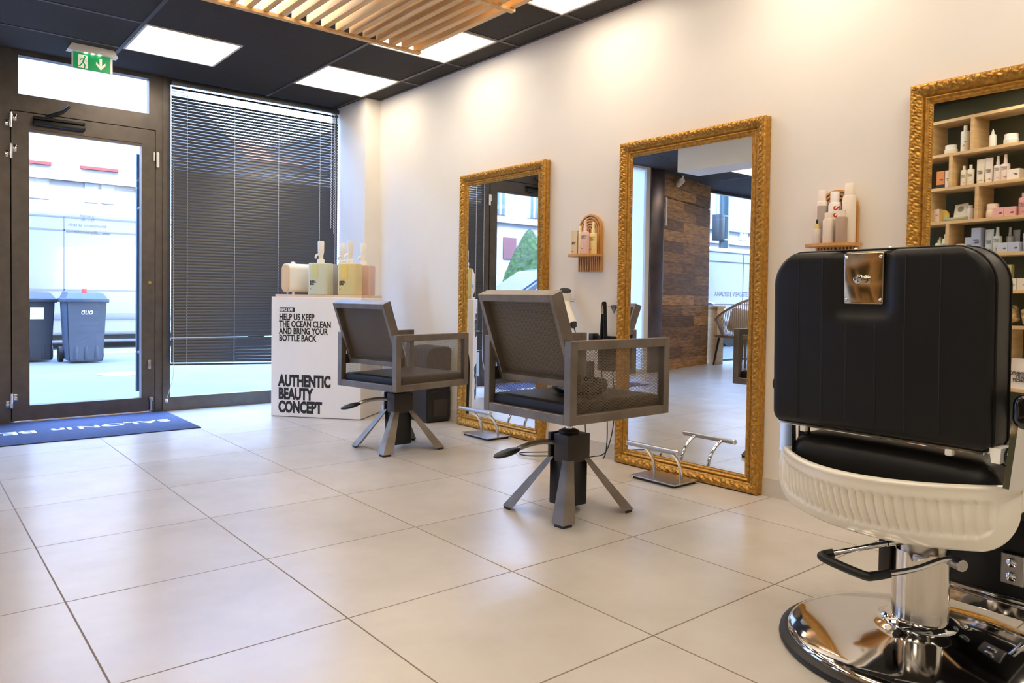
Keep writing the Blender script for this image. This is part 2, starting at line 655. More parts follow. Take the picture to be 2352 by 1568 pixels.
struct('baseboard_right', bb, M_plinth, 'beige tile skirting along the cream wall', 'skirting')


def fr(mb, x0, x1, z0, z1, xi0, xi1, zi0, zi1, y0, y1):
    """rectangular frame between outer and inner rectangles"""
    mb.bx((x0, y0, z0), (xi0, y1, z1)).bx((xi1, y0, z0), (x1, y1, z1))
    mb.bx((xi0, y0, z0), (xi1, y1, zi0)).bx((xi0, y0, zi1), (xi1, y1, z1))
    return mb


# --- glazed entrance door
door = thing('door_1', 'grey metal framed glass entrance door with white transom light above', 'door', (0, WY, 0))
door['kind'] = 'structure'
m = MB()
m.bx((-2.80, 0, 0), (-2.545, 0.07, HC)).bx((-1.625, 0, 0), (-1.535, 0.07, HC))
m.bx((-2.545, 0, 2.135), (-1.625, 0.07, 2.25)).bx((-2.545, 0, 2.512), (-1.625, 0.07, HC))
m.bx((-2.545, 0, 2.25), (-2.497, 0.07, 2.512)).bx((-1.672, 0, 2.25), (-1.625, 0.07, 2.512))
m.bx((-2.56, 0.0625, 0.0), (-2.52, 0.07, 2.14)).bx((-1.65, 0.0625, 0.0), (-1.62, 0.07, 2.14)).bx((-2.54, 0.0625, 2.12), (-1.63, 0.07, 2.14))
m.bx((-2.70, -0.012, 0), (-2.64, 0, HC)).bx((-1.575, -0.012, 0), (-1.545, 0, HC))
m.build('door_frame', M_alu, door, smooth=False)
MB().bx((-2.497, 0.03, 2.25), (-1.672, 0.036, 2.512)).build('transom_pane', M_glass, door, smooth=False)
leaf = fr(MB(), -2.538, -1.632, 0.012, 2.128, -2.437, -1.724, 0.116, 2.021, -0.006, 0.062)
leaf.bx((-2.437, 0.0, 2.002), (-1.724, 0.03, 2.021))
lf = leaf.build('door_leaf', M_alu, door, smooth=False)
MB().bx((-2.437, 0.03, 0.116), (-1.724, 0.036, 2.021)).build('door_pane', M_glass, lf, smooth=False)
for z in (2.07, 1.86, 0.16):
    h = MB()
    h.cyl((-2.541, -0.016, z - 0.055), (-2.541, -0.016, z + 0.045), 0.009, seg=12)
    h.bx((-2.575, -0.012, z - 0.05), (-2.553, -0.0, z - 0.005), 0.003).bx((-2.530, -0.012, z - 0.01), (-2.508, -0.006, z + 0.04), 0.003)
    h.build('hinge', M_chrome, lf)
c = MB()
c.bx((-2.415, -0.055, 2.045), (-2.10, -0.006, 2.082), 0.01).bx((-2.415, -0.04, 2.088), (-2.10, -0.008, 2.108), 0.006)
c.build('closer_body', M_blackplastic, lf)
c = MB()
c.tube([(-2.34, -0.04, 2.108), (-2.30, -0.05, 2.13), (-2.24, -0.05, 2.16), (-2.20, -0.03, 2.205)], 0.011, 8)
c.build('closer_arm', M_blackplastic, lf)
c = MB()
c.bx((-1.645, -0.02, 1.90), (-1.633, -0.006, 1.965), 0.004).bx((-1.626, -0.026, 1.852), (-1.604, -0.012, 1.968), 0.006)
c.build('door_sensor', M_white_plastic, lf)
MB().cyl((-1.668, -0.014, 0.985), (-1.668, -0.006, 0.985), 0.011, seg=14).build('lock_cylinder', mat('brass', (214, 178, 96), 0.3, 0.9), lf)
c = MB().bx((-1.675, -0.03, 0.09), (-1.65, -0.006, 0.12), 0.004).cyl((-1.662, -0.02, 0.015), (-1.662, -0.02, 0.09), 0.008, seg=12).bx((-1.672, -0.03, 0.012), (-1.652, -0.012, 0.028), 0.003)
c.build('floor_bolt', M_brushed, lf)
MB().bx((-1.685, -0.016, 0.33), (-1.66, -0.006, 0.40), 0.004).build('lock_plate', M_brushed, lf)
pb = MB()
pb.cyl((-1.705, 0.18, 0.147), (-1.705, 0.18, 1.966), 0.0175, seg=18)
for z in (0.45, 1.55):
    pb.cyl((-1.705, 0.05, z), (-1.705, 0.18, z), 0.012, seg=12)
pb.build('pull_bar', mat('blue_grey_steel', (86, 98, 116), 0.35, 0.7), lf)
M_decal = mat('frosted_lettering', (150, 158, 176), 0.7)
text_part('glass_lettering', ['Informations et tarifs'], 0.034, (-1.955, 0.0285, 1.375), (-1, 0, 0), (0, 0, 1), M_decal, lf, sx=0.84)
text_part('glass_lettering', ['www.coiffeurdesvisages.com'], 0.034, (-1.93, 0.0285, 1.325), (-1, 0, 0), (0, 0, 1), M_decal, lf, sx=0.72, bold=0.0006)
text_part('glass_lettering', ['Le samedi', '9h - 18h'], 0.034, (-2.075, 0.0285, 1.445), (-1, 0, 0), (0, 0, 1), M_decal, lf, sx=0.75, align='CENTER', gap=0.85)
MB().bx((-2.50, -0.03, 0), (-1.66, 0.0, 0.011), 0.004).build('threshold', mat('aluminium_threshold', (190, 172, 140), 0.35, 0.8), door)

# --- shop window beside it
win = thing('window_1', 'full-height shop window in grey metal frame behind the blind', 'window', (0, WY, 0))
win['kind'] = 'structure'
fr(MB(), -1.535, -0.14, 0, HC, -1.52, -0.152, 0.105, 2.525, 0.0, 0.07).build('window_frame', M_alu, win, smooth=False)
MB().bx((-1.52, 0.034, 0.105), (-0.152, 0.04, 2.525)).build('window_pane', M_glass, win, smooth=False)

# --- left-wing window, seen only in the middle mirror
w2 = thing('window_2', 'tall shop window of the waiting area, reflected in the middle mirror', 'window', (0, 3.0, 0))
w2['kind'] = 'structure'
fr(MB(), -9.5, -5.98, 0, HC, -9.4, -6.02, 0.03, 2.5, 0.0, 0.05).build('window_frame', M_alu, w2, smooth=False)
MB().bx((-9.4, 0.02, 0.03), (-6.02, 0.026, 2.5)).build('window_pane', M_glass, w2, smooth=False)
text_part('glass_lettering', ['ANALYSTE VISAGISTE'], 0.105, (-6.32, -0.004, 0.98), (-1, 0, 0), (0, 0, 1), mat('grey_lettering', (120, 132, 150), 0.7), w2, sx=0.86)

# --- dark green wall behind the product shelves (seen in the right mirror)
P0 = Vector((-3.2, -1.86, 0))
SD = Vector((-0.18910, 0.98196, 0))
SN = Vector((0.98196, 0.18910, 0))
g = MB()
g.prism([(-0.42, 0), (1.0, 0), (1.0, HC), (-0.42, HC)], P0 - SN * 0.24, SD, (0, 0, 1), -SN, 0.08)
struct('wall_green', g, M_green, 'dark green wall behind the product shelves', 'wall')

# --- street
M_pave = mat('pavement', (104, 103, 102), 0.85, var=(95, 95, 96), vscale=1.4)
M_road = mat('asphalt', (112, 114, 118), 0.9, var=(100, 102, 106), vscale=4)
struct('pavement', MB().bx((-45, 2.5, -0.2), (30, 8.9, -0.012)), M_pave, 'pale pavement outside the glass door', 'pavement')
struct('kerb', MB().bx((-45, 8.9, -0.2), (30, 9.1, -0.004)), mat('kerb_stone', (196, 170, 140), 0.8), 'tan kerb edge across the street', 'kerb')
struct('road', MB().bx((-45, 9.1, -0.3), (30, 13.9, -0.02)), mat('road_grey', (116, 117, 120), 0.9, var=(106, 108, 110), vscale=2), 'pale grey road behind the bins', 'road')
up = MB().bx((-13, -9, HC + 0.2), (9, 2.55, 14.2)).bx((-40, -9, 0.0), (-13, 2.55, 15.4))  # unseen blocks added so their shadow falls on street and facade
struct('wall_upper_shade', up, mat('render_grey', (190, 186, 180), 0.9), 'unseen upper floors and side block of the salon building, added to shade the street', 'building')

# ============================================================ CEILING: lights, canopy, sign
LG = 'square ceiling light panels'


def light_panel(x, y, label):
    t = thing('ceiling_light', label, 'light', (x, y, HC), 0, LG)
    fr2 = MB()
    a, b = 0.297, 0.282
    for s in (-1, 1):
        fr2.bx((-a, s * b, -0.006), (a, s * a, 0)).bx((s * b, -b, -0.006), (s * a, b, 0))
    fr2.build('frame', mat_lightframe, t, smooth=False)
    MB().bx((-b, -b, -0.004), (b, b, -0.001)).build('diffuser', M_panel, t, smooth=False)
    return t


mat_lightframe = mat('light_frame_white', (220, 212, 200), 0.5)
seen = {(1, 0): 'lit square ceiling panel nearest the exit sign', (0, 0): 'lit square ceiling panel above the blind, next to the cream pier',
        (0, 1): 'lit square ceiling panel half behind the right end of the wooden slats', (0, 2): 'lit square ceiling panel cut by the top edge, above the middle mirror',
        (1, 1): 'lit square ceiling panel above the wooden slats, seen only between them'}
px = [-0.475, -1.668, -2.86]
for i in range(3):
    for j in range(6):
        if (i, j) in ((2, 0), (2, 1)):
            continue
        light_panel(px[i], 1.59 - 1.192 * j - (0.10 if (i, j) == (1, 1) else 0), seen.get((i, j), 'unseen square ceiling panel added as fill light, behind or beside the viewpoint'))
for x, y in ((-4.05, -3.2), (-4.05, -4.4), (-5.25, -3.2), (-5.25, 0.4), (-6.45, 0.4), (-4.05, -1.99), (-5.25, -1.99), (-5.25, 1.59)):  # extra unseen panels, added to brighten the chair apron and side area
    light_panel(x, y, 'unseen square ceiling panel added as fill light, behind or beside the viewpoint')

cz = 2.36
can = thing('slatted_canopy', 'hanging canopy of pale wooden slats below the black ceiling', 'ceiling canopy', (-0.713, 0.191, cz))
n_sl = 22
for k in range(n_sl):
    x = -0.017 - 0.0845 * k
    MB().bx((x - 0.017, -2.6, 0.016), (x + 0.017, 0.0, 0.062), 0.002, 1).build('slat', M_slat, can, smooth=False)
for y in (-0.014, -0.9, -1.75, -2.58):
    MB().bx((-0.0845 * (n_sl - 1) - 0.04, y - 0.016, 0.0), (0.002, y + 0.016, 0.016), 0.001, 1).build('batten', M_slat, can, smooth=False)
for x in (-0.15, -1.6):
    for y in (-0.35, -2.2):
        MB().cyl((x, y, 0.03), (x, y, HC - cz), 0.0015, seg=6).build('hanging_wire', M_brushed, can)

M_signgreen = mat('sign_green', (0, 146, 72), 0.4, emit=(0.0, 0.25, 0.09), estr=0.35)
sg = thing('exit_sign', 'green emergency exit sign hanging from ceiling above the door', 'sign', (-2.12, 2.03, HC))
hs = MB()
hs.hexa([(-0.15, -0.035, -0.045), (0.15, -0.035, -0.045), (0.15, 0.035, -0.045), (-0.15, 0.035, -0.045)],
        [(-0.125, -0.035, 0), (0.125, -0.035, 0), (0.125, 0.035, 0), (-0.125, 0.035, 0)])
hs.build('housing', M_white_plastic, sg, smooth=False)
for x in (-0.04, 0.0, 0.04):
    MB().cyl((x, -0.02, -0.0455), (x, -0.02, -0.048), 0.009, seg=12).build('lamp', mat('led', (255, 255, 255), 0.3, emit=(1, 1, 1), estr=6), sg)
MB().bx((-0.122, -0.004, -0.155), (0.122, 0.002, -0.045)).build('clear_plate', mat('clear_acrylic', (225, 232, 226), 0.2), sg, smooth=False)
MB().bx((-0.112, -0.0065, -0.153), (0.108, -0.004, -0.047)).build('green_face', M_signgreen, sg, smooth=False)
pc = MB()
Y0, YT = -0.0068, 0.0004
pcm = mat('sign_white', (236, 232, 214), 0.5, emit=(1, 0.98, 0.88), estr=0.25)
pc.prism([(-0.084, -0.146), (-0.030, -0.146), (-0.030, -0.06), (-0.084, -0.06)], (0, Y0, 0), (1, 0, 0), (0, 0, 1), (0, -1, 0), YT)
pc.build('symbol_panel', pcm, sg, smooth=False)
pc = MB()
pc.prism([(0.042, -0.066), (0.057, -0.066), (0.057, -0.112), (0.078, -0.090), (0.078, -0.108), (0.0495, -0.142), (0.021, -0.108), (0.021, -0.090), (0.042, -0.112)][::-1],
         (0, Y0, 0), (1, 0, 0), (0, 0, 1), (0, -1, 0), YT)
pc.build('down_arrow', pcm, sg, smooth=False)
mn = MB()
for pl in ([(-0.052, -0.080), (-0.043, -0.076), (-0.052, -0.112), (-0.064, -0.112)], [(-0.064, -0.112), (-0.055, -0.114), (-0.072, -0.138), (-0.088, -0.138), (-0.088, -0.131), (-0.075, -0.130)],
           [(-0.058, -0.110), (-0.050, -0.110), (-0.040, -0.125), (-0.044, -0.146), (-0.051, -0.146), (-0.049, -0.127)], [(-0.050, -0.083), (-0.047, -0.090), (-0.066, -0.092), (-0.073, -0.102), (-0.078, -0.099), (-0.069, -0.085)],
           [(-0.046, -0.085), (-0.042, -0.090), (-0.033, -0.099), (-0.036, -0.103)]):
    mn.prism(pl, (0, Y0 - YT, 0), (1, 0, 0), (0, 0, 1), (0, -1, 0), YT)
mn.cyl((-0.0465, Y0 - YT, -0.070), (-0.0465, Y0 - 2 * YT, -0.070), 0.0058, seg=14)
mn.build('running_figure', M_signgreen, sg, smooth=False)

# ============================================================ VENETIAN BLIND
bl = thing('venetian_blind', 'dark grey venetian blind covering the shop window, bottom edge hanging crooked', 'blind', (-0.840, 2.375, 2.50))
HW = 0.690
MB().bx((-HW, -0.02, -0.012), (HW, 0.02, 0.022), 0.003).build('headrail', M_blind, bl)
sl = MB()
n_b = 90
zb = []
for i in range(n_b):
    z = -0.035 - 0.0232 * i
    if i >= 82:
        z -= 0.011
    sag = max(0, (i - 80)) / 9 * 0.042
    tilt = 75 if i > 26 else 59 + 11 * i / 26
    if i in (1, 2):
        tilt = 22
    zb.append((z, sag))
    a = R(tilt)
    w_ = 0.0125
    prof = []
    for q in (-1, -0.5, 0, 0.5, 1):
        prof.append((q * w_, 0.0018 * (1 - q * q)))
    for (q0, h0), (q1, h1) in zip(prof, prof[1:]):
        pts = []
        for (q, h), x in (((q0, h0), -HW + 0.004), ((q0, h0), HW - 0.004), ((q1, h1), HW - 0.004), ((q1, h1), -HW + 0.004)):
            dz = -sag * (x + HW) / (2 * HW)
            pts.append((x, q * math.cos(a) - h * math.sin(a), z + dz + q * math.sin(a) + h * math.cos(a)))
        sl.poly(pts)
bmesh.ops.remove_doubles(sl.bm, verts=sl.bm.verts, dist=1e-5)
sl.build('slats', M_blind, bl, recalc=False)
z_e = zb[-1][0] - 0.02
br_ = MB()
br_.hexa([(-HW, -0.012, z_e - 0.014), (HW, -0.012, z_e - 0.056), (HW, 0.012, z_e - 0.056), (-HW, 0.012, z_e - 0.014)],
         [(-HW, -0.012, z_e), (HW, -0.012, z_e - 0.042), (HW, 0.012, z_e - 0.042), (-HW, 0.012, z_e)])
br_.build('bottom_rail', M_blind, bl)
for x in (-0.672, -0.574, -0.212, 0.149, 0.515, 0.660):
    cd = MB()
    zz = -0.01
    ze = z_e - 0.02 - 0.042 * (x + HW) / (2 * HW)
    pts = []
    k = 0
    while zz > ze:
        pts.append((x + (0.0016 if k % 2 else -0.0016), -0.0155, zz))
        zz -= 0.012
        k += 1
    cd.tube(pts, 0.0016, 5)
    cd.build('ladder_cord', M_cord, bl)
for x, zl in ((0.612, -1.02), (0.640, -1.06)):
    ch = MB()
    zz = -0.02
    k = 0
    pts = []
    while zz > zl:
        pts.append((x + (0.004 if k % 2 else -0.004), -0.03, zz))
        zz -= 0.011
        k += 1
    ch.tube(pts, 0.0028, 6)
    ch.build('pull_cord', M_cord, bl)
tw = MB()
tw.tube(catmull([(-0.668, -0.016, z_e), (-0.675, -0.02, z_e - 0.10), (-0.70, -0.02, z_e - 0.20), (-0.722, -0.02, z_e - 0.27)], 5), 0.0018, 6)
tw.ball((-0.722, -0.02, z_e - 0.28), 0.011, 10, (1, 1, 1.5))
tw.build('loose_cord', M_cord, bl)

# ============================================================ GILT MIRRORS
MW, MH, FW = 0.90, 1.765, 0.082


def frame_profile():
    # (distance inwards from the outer edge, height off the wall, ornament amplitude, ornament kind)
    p = [(0.0, 0.0, 0, 0), (0.0, 0.012, 0, 0), (-0.0, 0.016, 0, 0), (0.002, 0.020, 0, 0), (0.002, 0.030, 0, 0), (0.0, 0.034, 0, 0), (0.0, 0.044, 0, 0), (0.003, 0.050, 0.001, 1)]
    for i in range(15):
        t = i / 14
        p.append((0.005 + 0.039 * t, 0.051 + 0.006 * math.sin(PI * min(1, t * 1.15)) - 0.010 * t, 0.0050 * math.sin(PI * t) ** 0.6 if 0 < i < 14 else 0, 1))
    p += [(0.047, 0.036, 0, 0), (0.050, 0.032, 0, 0), (0.053, 0.034, 0, 0), (0.055, 0.038, 0, 0), (0.058, 0.039, 0, 0), (0.061, 0.036, 0, 0), (0.063, 0.031, 0, 0), (0.066, 0.030, 0, 0)]
    for i in range(5):
        t = i / 4
        p.append((0.067 + 0.010 * t, 0.030 + 0.003 * math.sin(PI * t) - 0.004 * t, 0.0022 * math.sin(PI * t), 2))
    p += [(0.079, 0.027, 0, 0), (FW, 0.025, 0, 0)]
    return p


def ornament(s, w, kind):
    if kind == 2:
        return math.sin(2 * PI * (s / 0.011 + (w - 0.067) / 0.012))
    t = (w - 0.005) / 0.039
    ph = 2 * PI * s / 0.050
    a = math.sin(ph + 2.4 * math.sin(2 * PI * t))
    b = math.cos(2 * ph - 5.0 * t) * math.sin(PI * t)
    c = math.sin(2 * PI * s / 0.0125 + 7 * t + 1.5 * a)
    return 0.32 * a + 0.38 * b + 0.42 * c + 0.55 * noise.noise(Vector((s * 110, w * 140, 3.1))) + 0.4 * noise.noise(Vector((s * 260, w * 260, 7.7)))


def ornate_frame():
    mb = MB()
    prof = frame_profile()
    m = len(prof)
    # local: y right-to-left along the wall (+y), z up, front = -x ; sides start at each corner
    cor = [Vector((0, -MW / 2, 0)), Vector((0, MW / 2, 0)), Vector((0, MW / 2, MH)), Vector((0, -MW / 2, MH))]
    for k in range(4):
        a, b = cor[k], cor[(k + 1) % 4]
        L = (b - a).length
        d = (b - a) / L
        inn = Vector((0, -d.z, d.y))
        n = int(L / 0.0034)

        def fn(u, v):
            w, h, amp, kind = prof[int(round(v * (m - 1)))]
            s = w + (L - 2 * w) * u
            hh = h + (amp * ornament(s + k * 1.3, w, kind) if amp else 0)
            ed = 0.0
            if kind == 1 and w < 0.012:
                ed = 0.0013 * math.sin(2 * PI * s / 0.025)
            return a + d * s + inn * (w + ed * (1 if 0.02 < u < 0.98 else 0)) + Vector((-hh, 0, 0))
        mb.grid(fn, n, m - 1)
    bmesh.ops.remove_doubles(mb.bm, verts=mb.bm.verts, dist=2e-5)
    return mb


def gilt_mirror(yc, label, first=None):
    if first:
        t = copy_tree(first)
        t.location = (-0.004, yc, 0.003)
        return tag(t, label, 'mirror')
    t = thing('gilt_mirror', label, 'mirror', (-0.004, yc, 0.003), 0, 'gilt floor mirrors along the cream wall')
    f = ornate_frame().build('ornate_frame', M_gold, t, ang=70)
    MB().bx((-0.0255, -MW / 2 + FW - 0.004, FW - 0.004), (-0.008, MW / 2 - FW + 0.004, MH - FW + 0.004)).build('mirror_glass', M_mirror, t, smooth=False)
    MB().bx((-0.0075, -MW / 2 + 0.01, 0.01), (0.0, MW / 2 - 0.01, MH - 0.01)).build('backing_board', M_topwood, t, smooth=False)
    return t


gm = gilt_mirror(-1.299, 'gilt framed mirror in the middle, reflecting the wooden wall and street')
gilt_mirror(0.222, 'gilt framed mirror farthest away, behind the nearer mesh styling chair', gm)
gilt_mirror(-2.836, 'gilt framed mirror at the right edge, reflecting shelves of products', gm)


# ============================================================ STYLING CHAIRS
def styling_chair(base, seat_off, seat_rot, dz, label):
    t = thing('styling_chair', label, 'chair', (base[0], base[1], 0), 0, 'grey metal mesh styling chairs')
    # pedestal
    for sx in (-1, 1):
        for sy in (-1, 1):
            lo, hi = Vector((sx * 0.208, sy * 0.19, 0.012)), Vector((sx * 0.062, sy * 0.062, 0.232))
            w0, w1 = 0.066, 0.034
            ex, ey = Vector((-sx, 0, 0)), Vector((0, -sy, 0))
            L = MB()
            k = 0.45
            L.hexa([lo, lo + ex * w0, lo + (ex + ey) * w0 * k, lo + ey * w0], [hi, hi + ex * w1, hi + (ex + ey) * w1 * k, hi + ey * w1])
            lg = L.build('leg', M_steel, t, smooth=False)
            MB().hexa([lo + Vector((0, 0, -0.012)) + (ex + ey) * 0.004, lo + ex * 0.05 + Vector((0, 0, -0.012)), lo + ey * 0.05 + Vector((0, 0, -0.012))],
                      [lo + (ex + ey) * 0.004, lo + ex * 0.05, lo + ey * 0.05]).build('foot_pad', M_blackplastic, lg, smooth=False)
    MB().bx((-0.057, -0.057, 0.03), (0.057, 0.057, 0.222), 0.003).build('base_column', M_blackplastic, t)
    h = MB()
    h.bx((-0.064, -0.064, 0.218), (0.064, 0.024, 0.335), 0.003).bx((-0.064, 0.046, 0.218), (0.064, 0.064, 0.335), 0.003).bx((-0.03, 0.02, 0.222), (0.064, 0.05, 0.33))
    h.build('pump_housing', M_darkmetal, t)
    MB().lathe([(0.045, 0), (0.045, 0.012), (0.03, 0.02), (0.0, 0.02)], (0.0, -0.0, 0.332), 20).build('pump_cap', M_blackplastic, t)
    MB().cyl((0, 0, 0.34), (0, 0, 0.434 + dz), 0.0155, seg=16).build('lift_shaft', M_chrome, t)
    lv = MB()
    lv.tube(catmull([(-0.055, 0.036, 0.292), (-0.10, 0.055, 0.297), (-0.165, 0.07, 0.290), (-0.215, 0.085, 0.276)], 5), [0.011] * 15 + [0.009], 8)
    lever = lv.build('foot_lever', M_brushed, t)
    pd = MB().ball((-0.262, 0.098, 0.262), 1, 18, (0.062, 0.036, 0.014))
    pd.move(Matrix.Translation((-0.262, 0.098, 0.262)) @ Matrix.Rotation(R(-18), 4, 'Z') @ Matrix.Rotation(R(-14), 4, 'Y') @ Matrix.Translation((0.262, -0.098, -0.262)))
    pd.build('lever_pad', M_blackplastic, lever)
    # seat box, rotated about the shaft
    mm = Matrix.Translation((seat_off[0], seat_off[1], dz)) @ Matrix.Rotation(seat_rot, 4, 'Z')
    b = 0.036
    X, Y, Z0, Z1 = 0.293, 0.259, 0.434, 0.751
    part = lambda mb, nm, mt, par=t, **k: mb.move(mm).build(nm, mt, par, **k)
    for s in (1, -1):
        f = MB()
        y0, y1 = sorted((s * Y, s * (Y - b)))
        f.bx((-X, y0, Z0), (-X + b, y1, Z1), 0.002, 1).bx((X - b, y0, Z0), (X, y1, Z1), 0.002, 1)
        f.bx((-X + b, y0, Z1 - b), (X - b, y1, Z1), 0.002, 1).bx((-X + b, y0, Z0), (X - b, y1, Z0 + b), 0.002, 1)
        af = part(f, 'arm_frame', M_steel, smooth=False)
        p = mesh_panel(MB(), (-X + b - 0.004, s * (Y - b * 0.75), Z0 + b - 0.004), (1, 0, 0), (0, 0, 1), 2 * X - 2 * b + 0.008, Z1 - Z0 - 2 * b + 0.008)
        part(p, 'mesh_panel', M_meshmetal, af, smooth=False)
    f = MB()
    f.bx((-X, -Y + b, Z0), (-X + b, Y - b, Z0 + b), 0.002, 1).bx((X - b, -Y + b, Z0), (X, Y - b, Z0 + b), 0.002, 1)
    f.bx((-X + b, -Y + b, Z0 + 0.004), (X - b, Y - b, Z0 + 0.022))
    part(f, 'seat_frame', M_steel, smooth=False)
    cu = pillow(MB(), 2 * X - 2 * b + 0.028, 2 * Y - 2 * b - 0.003, 0.006, 0.056, 0.016, (0.0, 0, 0.484), (1, 0, 0), (0, 1, 0), (0, 0, 1), crown=0.006, nu=20, nv=20)
    part(cu, 'seat_cushion', M_vinyl)
    # leaning back
    q = Vector((-0.362 + 0.232, 0, 0.921 - 0.566))
    Lb = q.length
    up_ = q.normalized()
    fw = Vector((up_.z, 0, -up_.x))
    o = Vector((-0.232, 0, 0.566))
    W2, bt, dp = 0.222, 0.030, 0.056
    f = MB()
    rt = Matrix((fw, (0, 1, 0), up_)).transposed()
    bxl = lambda x0, x1, y0, y1, z0, z1: f.box(o + fw * ((x0 + x1) / 2) + Vector((0, (y0 + y1) / 2, 0)) + up_ * ((z0 + z1) / 2), (x1 - x0, y1 - y0, z1 - z0), rt, 0.0015, 1)
    bxl(0, dp, -W2, -W2 + 0.02, 0, Lb)
    bxl(0, dp, W2 - 0.02, W2, 0, Lb)
    bxl(0, dp, -W2 + 0.02, W2 - 0.02, 0, bt)
    bxl(0, dp, -W2 + 0.02, W2 - 0.02, Lb - bt, Lb)
    bf = part(f, 'back_frame', M_steel, smooth=False)
    p = mesh_panel(MB(), o + fw * 0.030 + Vector((0, -W2 + 0.016, 0)) + up_ * (bt - 0.004), (0, 1, 0), up_, 2 * W2 - 0.032, Lb - 2 * bt + 0.008, 0.0066, 0.0026)
    part(p, 'mesh_panel', M_meshmetal, bf, smooth=False)
    cu = pillow(MB(), 2 * W2 - 0.046, Lb - 2 * bt - 0.006, 0.015, 0.026, 0.010, o + fw * 0.048 + up_ * (Lb / 2), (0, 1, 0), up_, fw, crown=0.006, nu=14, nv=14)
    part(cu, 'back_cushion', mat_backpad, bf)
    for s in (1, -1):
        part(MB().bx((-0.262, s * 0.2225 - 0.0005, 0.565), (-0.200, s * 0.2225 + 0.0005, 0.62)), 'back_bracket', M_blackplastic, bf, smooth=False)
    return t


mat_backpad = mat('dark_taupe_vinyl', (52, 44, 40), 0.5)
ch2 = styling_chair((-0.922, -1.385), (-0.012, -0.052), 0.016, 0.0, 'grey metal mesh styling chair nearer the viewer, holding a black bowl')
ch1 = styling_chair((-0.830, 0.182), (0.045, 0.014), 0.196, -0.058, 'grey metal mesh styling chair farther away, beside the white refill stand')

bw = MB().lathe([(0.0, 0.0), (0.098, 0.0), (0.113, 0.012), (0.117, 0.035), (0.112, 0.052), (0.106, 0.054), (0.104, 0.040), (0.095, 0.014), (0.0, 0.012)], (0, 0, 0), 40)
bw = bw.build('tint_bowl', M_blackgloss, None)
bw.location = (-0.975, -1.50, 0.5255)
tag(bw, 'round glossy black bowl lying on the nearer styling chair seat', 'bowl')


# ============================================================ FOOTRESTS
def footrest(x0, x1, y0, y1, label, first=None):
    if first:
        t = copy_tree(first)
        t.location = ((x0 + x1) / 2, (y0 + y1) / 2, 0)
        return tag(t, label, 'footrest')
    t = thing('footrest', label, 'footrest', ((x0 + x1) / 2, (y0 + y1) / 2, 0), 0, 'chrome footrests below the mirrors')
    hx, hy = (x1 - x0) / 2, (y1 - y0) / 2
    MB().bx((-hx, -hy, 0.012), (hx, hy, 0.018), 0.001, 1).build('base_plate', M_brushed, t, smooth=False)
    MB().bx((-hx + 0.012, -hy + 0.012, 0.0), (hx - 0.012, hy - 0.012, 0.012)).build('rubber_mat', M_blackplastic, t, smooth=False)
    for s in (-1, 1):
        MB().tube(bez((0.03, s * 0.085, 0.016), (0.035, s * 0.085, 0.09), (-0.02, s * 0.085, 0.155), (-hx + 0.012, s * 0.085, 0.172)), 0.009, 12).build('curved_tube', M_chrome, t)
    MB().cyl((-hx, -0.155, 0.178), (-hx, 0.155, 0.178), 0.0125, seg=20).build('foot_bar', M_brushed, t)
    for s in (-1, 1):
        MB().cyl((-hx, s * 0.155, 0.178), (-hx, s * 0.163, 0.178), 0.0135, seg=20).build('end_cap', M_chrome, t)
    return t


fr2_ = footrest(-0.262, -0.072, -1.437, -1.152, 'chrome T-bar footrest in front of the middle mirror')
footrest(-0.266, -0.076, 0.030, 0.315, 'chrome T-bar footrest in front of the farthest mirror', fr2_)

# ============================================================ ENTRANCE MAT
em = thing('entrance_mat', 'dark blue entrance mat with white lettering before the glass door', 'mat', (-2.35, 1.955, 0))
MB().bx((-0.785, -0.435, 0), (0.79, 0.435, 0.007), 0.003).build('mat_pile', mat('blue_mat', (58, 70, 106), 0.9, var=(50, 61, 94), vscale=40, bump=0.6, bscale=300), em)
for wd, x in (('SALON', 0.70), ('in', 0.10), ('BEAUTY', -0.10)):
    text_part('mat_lettering', [wd], 0.15, (x, 0.03, 0.0076), (-1, 0, 0), (0, -1, 0), M_whiteink, em, sx=1.2, bold=0.003, ext=0.0004, gap=1)

# ============================================================ REFILL STAND
fd = Vector((0.452, -0.55, 0)).normalized()       # along the front face, left to right
bd = Vector((0.55, 0.452, 0)).normalized()        # into the depth
rs0 = Vector((-0.988, 1.752, 0))
WB, DB, HB = 0.712, 0.44, 0.893
rz = math.atan2(fd.y, fd.x)
st = thing('refill_stand', 'white refill stand with black slogans, standing in front of the blind', 'display stand', rs0, rz)
MB().bx((0, 0, 0.004), (WB, DB, HB), 0.003, 1).build('cabinet', M_box, st, smooth=False)
MB().bx((0.02, 0.02, HB), (WB - 0.005, DB - 0.015, HB + 0.018), 0.002, 1).build('top_board', M_topwood, st, smooth=False)
tp = lambda lines, size, x, z, sx, bold, gap=0.8, mt=M_blackink, o=-0.0006: text_part('lettering', lines, size, (x, o, z), (1, 0, 0), (0, 0, 1), mt, st, sx=sx, bold=bold, gap=gap)
MB().bx((0.066, -0.0006, 0.782), (0.190, 0, 0.814)).build('black_tag', M_blackink, st, smooth=False)
tp(['REFILL BAR'], 0.031, 0.072, 0.787, 0.66, 0.0008, mt=M_whiteink, o=-0.0014)
tp(['HELP US KEEP', 'THE OCEAN CLEAN', 'AND BRING YOUR', 'BOTTLE BACK'], 0.065, 0.064, 0.722, 0.705, 0.0020, 0.80)
tp(['AUTHENTIC', 'BEAUTY', 'CONCEPT'], 0.115, 0.062, 0.232, 0.65, 0.0060, 0.85)
ZT = HB + 0.018


def at_stand(a, b, z=ZT):
    return rs0 + fd * a + bd * b + Vector((0, 0, z))


